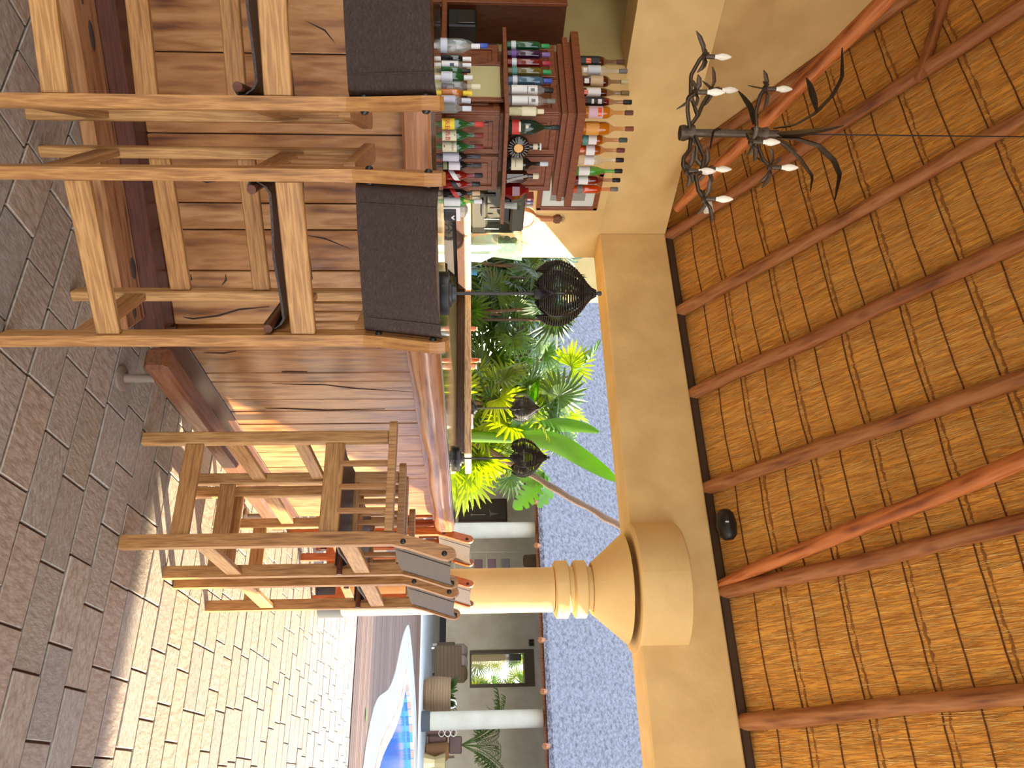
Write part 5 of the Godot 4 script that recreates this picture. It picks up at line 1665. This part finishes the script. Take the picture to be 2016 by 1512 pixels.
func fan_palm(label: String, at: Vector3, h: float, n: int, spread: float, mats: Array, meshes: Array, sd: int) -> void:
	rng.seed = sd
	var t := thing("fan_palm", label, "palm", at, 0.0, "fan palms in the planting bed")
	var stems := 4
	var tops := []
	for i in stems:
		var s := st()
		var b := Vector3(rng.randf_range(-0.2, 0.2), 0, rng.randf_range(-0.2, 0.2))
		var e := Vector3(rng.randf_range(-0.35, 0.35) * spread, h * rng.randf_range(0.6, 0.95), rng.randf_range(-0.3, 0.3))
		tube(s, [b, b.lerp(e, 0.5) + Vector3(0.03, 0, 0.02), e], [0.03, 0.024, 0.018], 7)
		put(s, "stem", M.bark, t)
		tops.append([b, e])
	for i in n:
		var tp: Array = tops[i % stems]
		var u := rng.randf_range(0.35, 1.0)
		var o: Vector3 = tp[0].lerp(tp[1], u)
		var an := rng.randf() * TAU
		var ev := rng.randf_range(-0.25, 1.1)
		var dir := Vector3(cos(an) * cos(ev), sin(ev), sin(an) * cos(ev))
		var nrm := (Vector3(0.25, 0.45, 0.75) + Vector3(rng.randf_range(-0.6, 0.6), rng.randf_range(-0.4, 0.5), rng.randf_range(-0.5, 0.5))).normalized()
		nrm = (nrm - dir * nrm.dot(dir)).normalized()
		var sc := rng.randf_range(0.75, 1.15)
		var bs := Basis(dir.cross(nrm), dir, nrm).scaled_local(Vector3.ONE * sc)
		var m := MeshInstance3D.new()
		m.mesh = meshes[rng.randi() % meshes.size()]
		add(m, "frond", mats[rng.randi() % mats.size()], t, Transform3D(bs, o))

func big_leaf(s: SurfaceTool, pts: Array, w: float, side: Vector3, splits := 0) -> void:
	var n := pts.size()
	s.set_smooth_group(2)
	for i in n - 1:
		var q := []
		for k in [i, i + 1]:
			var u := float(k) / (n - 1)
			var d: Vector3 = (pts[mini(k + 1, n - 1)] - pts[maxi(k - 1, 0)]).normalized()
			var x := (side - d * side.dot(d)).normalized()
			var nn := d.cross(x)
			var ww := w * pow(maxf(sin(PI * clampf(u * 0.94 + 0.05, 0, 1)), 0.0), 0.55) + 0.002
			q.append([pts[k] - x * ww + nn * ww * 0.25, pts[k], pts[k] + x * ww + nn * ww * 0.25])
		if splits > 0 and i % splits == 0 and i > 1 and i < n - 2:
			for j in 2:
				var far0: Vector3 = q[0][0 if j == 0 else 2]
				q[0][0 if j == 0 else 2] = q[0][1].lerp(far0, 0.4)
		quad(s, q[0][0], q[0][1], q[1][1], q[1][0])
		quad(s, q[0][1], q[0][2], q[1][2], q[1][1])
	s.set_smooth_group(-1)

func build_palms() -> void:
	var bed := setting("planting_bed")
	var s := st()
	slab_xz(s, PackedVector2Array([Vector2(-10.0, -7.15), Vector2(-2.9, -7.15), Vector2(-2.4, -8.0), Vector2(-2.5, -10.0), Vector2(-3.6, -11.6), Vector2(-10.0, -12.0)]), -0.02, 0.12)
	put(s, "soil", M.soil, bed)
	var gw := setting("wall_garden")
	s = st()
	box(s, Transform3D(Basis(), Vector3(-8.3, 1.65, -9.75)), Vector3(3.4, 3.3, 0.3), 0.02)
	put(s, "panel", M.olive, gw)
	var meshes := [fan_mesh(101, 18, 0.38), fan_mesh(102, 16, 0.42), fan_mesh(103, 20, 0.34)]
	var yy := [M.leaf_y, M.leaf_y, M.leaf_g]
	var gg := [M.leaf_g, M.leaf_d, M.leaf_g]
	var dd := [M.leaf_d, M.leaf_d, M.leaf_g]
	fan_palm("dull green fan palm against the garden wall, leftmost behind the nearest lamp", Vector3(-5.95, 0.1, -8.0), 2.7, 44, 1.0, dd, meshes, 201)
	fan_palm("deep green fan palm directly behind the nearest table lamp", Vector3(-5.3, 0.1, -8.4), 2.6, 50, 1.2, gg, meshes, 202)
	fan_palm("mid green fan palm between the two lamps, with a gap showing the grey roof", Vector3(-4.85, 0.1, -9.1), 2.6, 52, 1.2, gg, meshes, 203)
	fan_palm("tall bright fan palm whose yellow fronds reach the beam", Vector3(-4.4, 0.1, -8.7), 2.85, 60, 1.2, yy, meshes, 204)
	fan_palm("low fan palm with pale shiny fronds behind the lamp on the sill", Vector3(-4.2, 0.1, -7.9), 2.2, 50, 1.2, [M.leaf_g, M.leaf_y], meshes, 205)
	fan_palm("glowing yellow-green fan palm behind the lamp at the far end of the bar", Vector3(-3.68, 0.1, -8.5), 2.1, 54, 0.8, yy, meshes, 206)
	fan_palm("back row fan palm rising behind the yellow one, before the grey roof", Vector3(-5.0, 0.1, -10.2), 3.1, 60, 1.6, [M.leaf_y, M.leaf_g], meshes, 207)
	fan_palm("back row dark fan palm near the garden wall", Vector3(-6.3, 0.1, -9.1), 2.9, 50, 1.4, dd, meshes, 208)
	# banana plant
	var bn := thing("banana_plant", "banana plant with one long sunlit leaf pointing up to the beam", "plant", Vector3(-3.6, 0.1, -8.0))
	s = st()
	tube(s, [Vector3.ZERO, Vector3(0.05, 1.0, 0), Vector3(0.1, 1.7, 0.0)], [0.09, 0.075, 0.05], 10)
	put(s, "stem", M.leaf_b, bn)
	for q in [[[Vector3(0.1, 1.6, 0.0), Vector3(0.18, 2.1, 0.1), Vector3(0.38, 2.48, 0.03), Vector3(0.64, 2.83, 0.04)], 0.115], [[Vector3(0.08, 1.6, 0), Vector3(-0.05, 2.15, 0.0), Vector3(-0.03, 2.45, 0.02), Vector3(0.03, 2.68, 0.0)], 0.09], [[Vector3(0.1, 1.6, 0), Vector3(-0.2, 1.9, 0.1), Vector3(-0.6, 2.0, 0.2)], 0.13]]:
		s = st()
		big_leaf(s, curve(q[0], 5), q[1], Vector3(0.5, -0.4, -0.6))
		put(s, "leaf", M.leaf_b, bn)
	# split-leaf plant
	var ml := thing("split_leaf_plant", "split-leaf plant with notched bright leaves hanging beside the leaning trunk", "plant", Vector3(-3.7, 0.1, -8.7))
	s = st()
	tube(s, [Vector3.ZERO, Vector3(0.2, 1.2, 0), Vector3(0.4, 2.1, 0.08)], 0.025, 8)
	put(s, "stem", M.leaf_g, ml)
	for q in [[[Vector3(0.4, 2.1, 0.08), Vector3(0.56, 1.95, 0.0), Vector3(0.68, 1.82, -0.08), Vector3(0.75, 1.72, -0.12)], 0.13], [[Vector3(0.4, 2.1, 0.08), Vector3(0.45, 1.95, 0.08), Vector3(0.46, 1.8, 0.1)], 0.1], [[Vector3(0.4, 2.1, 0.08), Vector3(0.62, 2.12, 0.0), Vector3(0.78, 2.0, 0.0)], 0.09]]:
		s = st()
		big_leaf(s, curve(q[0], 5), q[1], Vector3(0.7, 0.2, -0.4), 2)
		put(s, "leaf", M.leaf_b, ml)
	# leaning trunk
	var tr := thing("leaning_trunk", "slender grey-brown tree trunk leaning across the grey roof", "tree", Vector3(-4.32, 0.1, -7.98))
	s = st()
	rng.seed = 15
	var pts := []
	var rad := []
	for k in 40:
		var u := k / 39.0
		pts.append(Vector3(0, -0.1, 0).lerp(Vector3(2.25, 4.05, -0.93), u) + Vector3(rng.randf_range(-0.008, 0.008), 0, rng.randf_range(-0.008, 0.008)))
		rad.append(lerpf(0.034, 0.042, u) + rng.randf_range(-0.006, 0.006))
	tube(s, pts, rad, 9)
	put(s, "trunk", M.bark, tr)

# ---------------------------------------------------------------- things on the far veranda
func build_far_things() -> void:
	var s := st()
	var gy := 0.035
	# wicker planter
	var bk := thing("wicker_planter", "round brown wicker planter with white ring handles and green foliage on the veranda", "planter", Vector3(-2.16, gy, -21.25))
	s = st()
	lathe(s, [Vector2(0, 0), Vector2(0.34, 0), Vector2(0.42, 0.12), Vector2(0.44, 0.4), Vector2(0.41, 0.7), Vector2(0.38, 0.7), Vector2(0.38, 0.6), Vector2(0, 0.6)], 32)
	put(s, "basket", M.wicker, bk)
	for i in 9:
		s = st()
		var pts := []
		for k in 33: pts.append(Vector3(0.44 * cos(TAU * k / 32), 0.08 + 0.072 * i, 0.44 * sin(TAU * k / 32)) * Vector3([0.93, 0.97, 1, 1, 1, 0.99, 0.97, 0.95, 0.94][i], 1, [0.93, 0.97, 1, 1, 1, 0.99, 0.97, 0.95, 0.94][i]))
		tube(s, pts, 0.012, 5, false)
		put(s, "weave_band", M.wicker, bk)
	s = st()
	var hp := []
	for k in 11: hp.append(Vector3(0.26 + 0.1 * cos(PI * k / 10), 0.7 + 0.14 * sin(PI * k / 10), 0.3))
	tube(s, hp, 0.018, 8)
	put(s, "handle", M.white, bk)
	rng.seed = 55
	for i in 40:
		s = st()
		var an := rng.randf() * TAU
		var l := rng.randf_range(0.25, 0.5)
		var d := Vector3(cos(an) * 0.7, 0.8, sin(an) * 0.7).normalized()
		var o := Vector3(cos(an) * 0.2, 0.58, sin(an) * 0.2)
		big_leaf(s, [o, o + d * l * 0.5, o + d * l + Vector3(0, -0.06, 0)], 0.035, d.cross(Vector3.UP))
		put(s, "foliage", M.leaf_d, bk)
	# wicker armchair with cushions
	var ch := thing("wicker_armchair", "grey wicker armchair seen from behind, left of the planter", "armchair", Vector3(-3.5, gy, -25.0), 0.3)
	s = st()
	box(s, Transform3D(Basis(), Vector3(0, 0.5, 0.35)), Vector3(1.0, 0.82, 0.1), 0.04)
	put(s, "back", M.wicker_grey, ch)
	for sx in [-0.46, 0.46]:
		s = st()
		box(s, Transform3D(Basis(), Vector3(sx, 0.42, 0.0)), Vector3(0.1, 0.55, 0.75), 0.04)
		put(s, "arm", M.wicker_grey, ch)
	for i in 7:
		s = st()
		tube(s, [Vector3(-0.49, 0.16 + 0.11 * i, 0.405), Vector3(0.49, 0.16 + 0.11 * i, 0.405)], 0.012, 5)
		put(s, "weave_band", M.wicker_grey, ch)
	for sx in [-0.44, 0.44]:
		for z in [-0.34, 0.34]: board(ch, "leg", Vector3(sx, 0, z), Vector3(sx, 0.18, z), 0.06, 0.06, M.white if sx < 0 else M.black, Vector3.RIGHT)
	s = st()
	box(s, Transform3D(Basis(), Vector3(0, 0.36, -0.03)), Vector3(0.8, 0.16, 0.66), 0.05)
	put(s, "seat", M.wicker_grey, ch)
	var cush := [c8(150, 132, 122), c8(166, 148, 138), c8(110, 90, 60)]
	for i in 3:
		var cu := thing("cushion", ["taupe cushion on the wicker armchair, upright one", "pale taupe cushion on the wicker armchair, leaning one", "brown patterned cushion on the wicker armchair"][i], "cushion", Vector3(-3.75 + 0.33 * i, gy + 0.46, -25.0 + 0.08 * i), 0.3, "cushions on the wicker armchair")
		s = st()
		lathe(s, [Vector2(0, 0), Vector2(0.2, 0.02), Vector2(0.32, 0.09), Vector2(0.34, 0.3), Vector2(0.33, 0.52), Vector2(0.2, 0.62), Vector2(0, 0.64)], 4, Transform3D(Basis(Vector3.UP, PI / 4).scaled(Vector3(1, 1.0, 0.4)), Vector3.ZERO), 0, TAU, true)
		put(s, "cover", plain(cush[i], 0.9), cu)
	# framed display of artefacts
	var ds := thing("framed_display", "tall dark framed display of small artefacts on the veranda wall", "picture", Vector3(-9.93, 0.0, -29.9))
	s = st()
	box(s, Transform3D(Basis(), Vector3(0, 1.7, 0)), Vector3(0.86, 1.86, 0.03))
	put(s, "backing", plain(c8(88, 82, 72), 0.7), ds)
	for e in [[-0.45, 1.7, 0.05, 1.95], [0.45, 1.7, 0.05, 1.95], [0, 0.75, 0.95, 0.05], [0, 2.65, 0.95, 0.05]]:
		s = st()
		box(s, Transform3D(Basis(), Vector3(e[0], e[1], 0.03)), Vector3(e[2], e[3], 0.06), 0.01)
		put(s, "frame", M.mahogany_dark, ds)
	for e in [[-0.1, 1.25, 0.04, 0.12], [-0.1, 1.6, 0.04, 0.1], [0.18, 1.5, 0.03, 0.6], [0.18, 1.25, 0.12, 0.03]]:
		s = st()
		box(s, Transform3D(Basis(), Vector3(e[0], e[1], 0.03)), Vector3(e[2], e[3], 0.03), 0.01)
		put(s, "artefact", plain(c8(206, 190, 176), 0.6), ds)
	s = st()
	prism(s, PackedVector2Array([Vector2(0.0, 1.95), Vector2(0.15, 2.05), Vector2(0.2, 2.35), Vector2(0.26, 2.05), Vector2(0.36, 1.98), Vector2(0.2, 1.98)]), 0.03, Transform3D(Basis(), Vector3(-0.05, 0, 0.03)))
	put(s, "artefact", plain(c8(140, 136, 124), 0.6), ds)
	# towel ladder
	var ld := thing("towel_ladder", "slim wooden ladder rack on the veranda, left of the near column", "rack", Vector3(-7.45, gy, -28.0))
	for x in [-0.28, 0.62]: board(ld, "post", Vector3(x, 0, 0), Vector3(x, 3.1, -0.2), 0.05, 0.05, M.far_wall, Vector3.RIGHT)
	for i in 5: board(ld, "rung", Vector3(-0.28, 0.6 + 0.58 * i, -0.05 - 0.035 * i), Vector3(0.62, 0.6 + 0.58 * i, -0.05 - 0.035 * i), 0.035, 0.035, M.far_wall)
	for i in 3:
		var tw := thing("towel", ["lowest mauve towel on the ladder rack", "middle mauve towel on the ladder rack", "grey towel near the top of the ladder rack"][i], "towel", Vector3(-7.28, gy + 1.3 + 0.5 * i, -28.02), 0.0, "towels on the ladder rack")
		s = st()
		box(s, Transform3D(Basis(), Vector3(0.15, 0.16, 0)), Vector3(0.62, 0.3, 0.1), 0.04)
		put(s, "cloth", plain([c8(150, 122, 130), c8(160, 132, 144), c8(156, 150, 148)][i], 0.95), tw)
	var ls := thing("hanging_shade", "tan woven hanging lampshade under the veranda roof, left of the near column", "lampshade", Vector3(-7.35, 3.15, -28.0))
	s = st()
	lathe(s, [Vector2(0.18, 0), Vector2(0.22, 0.05), Vector2(0.24, 0.5), Vector2(0.16, 0.62), Vector2(0.15, 0.6), Vector2(0.22, 0.5), Vector2(0.2, 0.06), Vector2(0.17, 0.02)], 24)
	put(s, "shade", M.wicker, ls)
	s = st()
	tube(s, [Vector3(0, 0.55, 0), Vector3(0, 2.0, 0)], 0.012, 6)
	put(s, "cord", M.black, ls)
	# wall vent
	var vt := thing("wall_vent", "small dark square vent on the far wall above the window", "vent", Vector3(-4.78, 3.47, -29.97))
	s = st()
	box(s, Transform3D(), Vector3(0.24, 0.2, 0.05), 0.01)
	put(s, "frame", plain(c8(96, 84, 62), 0.7), vt)
	for i in 2:
		s = st()
		box(s, Transform3D(Basis(), Vector3(-0.055 + 0.11 * i, 0, 0.02)), Vector3(0.08, 0.14, 0.03))
		put(s, "opening", M.black, vt)
	# carved console with artefacts and a potted palm, hourglass stool
	var cn := thing("carved_chest", "carved dark wooden chest on the veranda beside the right column", "chest", Vector3(-1.0, gy, -22.75), 0.2)
	s = st()
	box(s, Transform3D(Basis(), Vector3(0, 0.32, 0)), Vector3(0.62, 0.5, 0.45), 0.03)
	put(s, "body", M.mahogany_dark, cn)
	s = st()
	lathe(s, [Vector2(0, 0.0), Vector2(0.19, 0.02), Vector2(0.21, 0.5), Vector2(0.23, 0.56), Vector2(0.18, 0.62), Vector2(0, 0.62)], 20, Transform3D(Basis(), Vector3(0.04, 0, 0.32)))
	put(s, "carved_drum", plain(c8(122, 84, 46), 0.6), cn)
	for sx in [-0.28, 0.28]: board(cn, "post", Vector3(sx, 0, -0.2), Vector3(sx, 0.75, -0.2), 0.06, 0.06, M.mahogany_dark, Vector3.RIGHT)
	var ms := thing("carved_masks", "row of pale carved loops standing beside the carved chest", "carving", Vector3(-1.32, gy + 0.32, -22.45), 0.2)
	for i in 3:
		s = st()
		var lp := []
		for k in 13: lp.append(Vector3(0.08 * sin(TAU * k / 12), 0.1 + 0.16 * i + 0.075 * cos(TAU * k / 12), 0))
		tube(s, lp, 0.014, 6)
		put(s, "loop", plain(c8(206, 200, 184), 0.7), ms)
	board(ms, "backing", Vector3(-0.05, -0.3, -0.03), Vector3(-0.05, 0.5, -0.03), 0.12, 0.02, M.mahogany_dark, Vector3.RIGHT)
	var pp := thing("potted_palm", "feathery potted palm on the carved chest at the right edge of the veranda", "palm", Vector3(-1.05, gy + 0.62, -22.9))
	s = st()
	box(s, Transform3D(Basis(), Vector3(0, 0.16, 0)), Vector3(0.42, 0.34, 0.42), 0.03)
	put(s, "pot", plain(c8(92, 70, 62), 0.7), pp)
	rng.seed = 66
	for i in 15:
		s = st()
		var an := TAU * i / 15.0 + rng.randf() * 0.4
		var l := rng.randf_range(1.2, 1.9)
		var d := Vector3(cos(an), 0, sin(an))
		var sp := curve([Vector3(0, 0.3, 0), d * l * 0.2 + Vector3(0, 0.9, 0), d * l * 0.5 + Vector3(0, 1.35, 0), d * l * 0.85 + Vector3(0, 1.2 + rng.randf_range(-0.2, 0.4), 0)], 6)
		tube(s, sp, 0.009, 5, false)
		for k in range(5, sp.size()):
			for sg in [-1.0, 1.0]:
				var o: Vector3 = sp[k]
				var sd: Vector3 = d.cross(Vector3.UP) * sg
				big_leaf(s, [o, o + sd * 0.13 + d * 0.06, o + sd * 0.26 + d * 0.13 - Vector3(0, 0.12, 0)], 0.018, d)
		put(s, "frond", M.leaf_g, pp)
	var hs := thing("hourglass_stool", "pale brass hourglass side stool at the right edge of the veranda", "stool", Vector3(-0.6, gy, -22.1))
	s = st()
	lathe(s, [Vector2(0, 0), Vector2(0.26, 0), Vector2(0.16, 0.27), Vector2(0.25, 0.54), Vector2(0, 0.54)], 12, Transform3D(), 0, TAU, false)
	put(s, "body", plain(c8(206, 184, 130), 0.35, 0.4), hs)
	# plants seen through the far window
	var meshes := [fan_mesh(111, 14, 0.5), fan_mesh(112, 16, 0.6)]
	for q in [[-4.6, -31.6, "bright bush seen through the far window, left half"], [-3.4, -32.0, "bright bush seen through the far window, right half"]]:
		var t := thing("window_bush", q[2], "bush", Vector3(q[0], 0.0, q[1]))
		rng.seed = int(-q[1] * 10)
		s = st()
		tube(s, [Vector3.ZERO, Vector3(0, 2.6, 0)], 0.05, 6)
		put(s, "stem", M.bark, t)
		for i in 34:
			var m := MeshInstance3D.new()
			m.mesh = meshes[i % 2]
			var an := rng.randf() * TAU
			var ev := rng.randf_range(-0.3, 1.0)
			var dir := Vector3(cos(an) * cos(ev), sin(ev), sin(an) * cos(ev))
			var nrm := (Vector3(rng.randf_range(-0.5, 0.5), 0.4, 1) - dir * 0.1).normalized()
			nrm = (nrm - dir * nrm.dot(dir)).normalized()
			add(m, "frond", [M.leaf_b, M.leaf_y, M.leaf_g][i % 3], t, Transform3D(Basis(dir.cross(nrm), dir, nrm), Vector3(rng.randf_range(-0.4, 0.4), rng.randf_range(0.8, 3.4), rng.randf_range(-0.2, 0.2))))

# ---------------------------------------------------------------- small things
func build_small_things() -> void:
	var sp := thing("wall_speaker", "black oval speaker fixed to the wall plate above the column", "speaker", Vector3(-2.0, 3.575, -6.5), 0.0)
	var s := st()
	lathe(s, [Vector2(0, -0.13), Vector2(0.05, -0.125), Vector2(0.085, -0.09), Vector2(0.1, 0), Vector2(0.085, 0.09), Vector2(0.05, 0.125), Vector2(0, 0.13)], 24, Transform3D(Basis(Vector3(0, 0, 1), PI / 2).scaled(Vector3(1.05, 0.9, 0.85)), Vector3.ZERO))
	put(s, "cabinet", M.black, sp)
	s = st()
	box(s, Transform3D(Basis(), Vector3(0.0, -0.02, 0.086)), Vector3(0.012, 0.03, 0.006), 0.001)
	put(s, "logo", M.white, sp)
	s = st()
	box(s, Transform3D(Basis(), Vector3(0.0, -0.03, -0.1)), Vector3(0.05, 0.05, 0.12), 0.005)
	put(s, "bracket", M.black_metal, sp)
	var jb := thing("junction_box", "white plastic box fixed up under the rafters near the chandelier", "box", Vector3(-4.95, 3.63, -5.72), 0.6)
	s = st()
	box(s, Transform3D(Basis.from_euler(Vector3(0.75, 0.2, 0.3)), Vector3.ZERO), Vector3(0.15, 0.05, 0.13), 0.01)
	put(s, "case", M.white, jb)
	s = st()
	box(s, Transform3D(Basis.from_euler(Vector3(0.75, 0.2, 0.3)), Vector3(0, -0.0, 0.0)), Vector3(0.155, 0.012, 0.135), 0.003)
	put(s, "lid", plain(c8(222, 218, 212), 0.5), jb)
	# bits on the sill
	var tin := thing("red_tin", "red tin with a pale label at the left end of the garden sill", "tin", Vector3(-5.17, 1.322, -6.8), 0.3)
	s = st()
	lathe(s, [Vector2(0, 0), Vector2(0.055, 0), Vector2(0.055, 0.11), Vector2(0.05, 0.118), Vector2(0, 0.118)], 18)
	put(s, "can", plain(c8(186, 60, 34), 0.4), tin)
	s = st()
	lathe(s, [Vector2(0.0555, 0.02), Vector2(0.0565, 0.02), Vector2(0.0565, 0.06), Vector2(0.0555, 0.06)], 10, Transform3D(), -0.6, 0.6)
	put(s, "label", plain(c8(230, 170, 160), 0.5), tin)
	var cup := thing("blue_cup", "small blue cup on the garden sill right of the red tin", "cup", Vector3(-4.97, 1.322, -6.85), 0.0)
	s = st()
	lathe(s, [Vector2(0, 0), Vector2(0.025, 0), Vector2(0.035, 0.075), Vector2(0.031, 0.075), Vector2(0.022, 0.006), Vector2(0, 0.006)], 18)
	put(s, "body", plain(c8(50, 130, 170), 0.3), cup)
	for q in [[-3.87, -6.85, 0.026, 0.09, c8(190, 84, 30), "brown glass jar on the garden sill, left of the sill lamp"], [-3.78, -6.82, 0.03, 0.05, c8(200, 120, 70), "low orange jar beside the brown jar on the garden sill"], [-4.25, -6.85, 0.024, 0.06, c8(170, 80, 40), "little dark orange pot on the garden sill"]]:
		var j := thing("jar", q[5], "jar", Vector3(q[0], 1.322, q[1]))
		s = st()
		lathe(s, [Vector2(0, 0), Vector2(q[2], 0), Vector2(q[2], q[3] * 0.75), Vector2(q[2] * 0.7, q[3] * 0.85), Vector2(q[2] * 0.7, q[3]), Vector2(0, q[3])], 16)
		put(s, "glass", plain(q[4], 0.15), j)
		s = st()
		lathe(s, [Vector2(0, q[3]), Vector2(q[2] * 0.78, q[3]), Vector2(q[2] * 0.78, q[3] + 0.014), Vector2(0, q[3] + 0.014)], 16)
		put(s, "lid", M.white, j)
	var nap := thing("white_napkin", "folded white napkin beside the lamp on the garden sill", "napkin", Vector3(-3.17, 1.322, -6.82), 0.2)
	s = st()
	box(s, Transform3D(Basis(), Vector3(0, 0.012, 0)), Vector3(0.12, 0.024, 0.12), 0.006)
	put(s, "cloth", M.white, nap)
	# fallen leaf on the deck
	var lf := thing("fallen_leaf", "curled green leaf lying on the pool deck", "leaf", Vector3(-0.92, 0.004, -10.3), 0.5)
	s = st()
	big_leaf(s, [Vector3(0, 0.002, 0), Vector3(0.06, 0.02, 0.0), Vector3(0.13, 0.015, 0.02), Vector3(0.19, 0.002, 0.03)], 0.035, Vector3(0, 0, 1))
	put(s, "blade", M.leaf_g, lf)
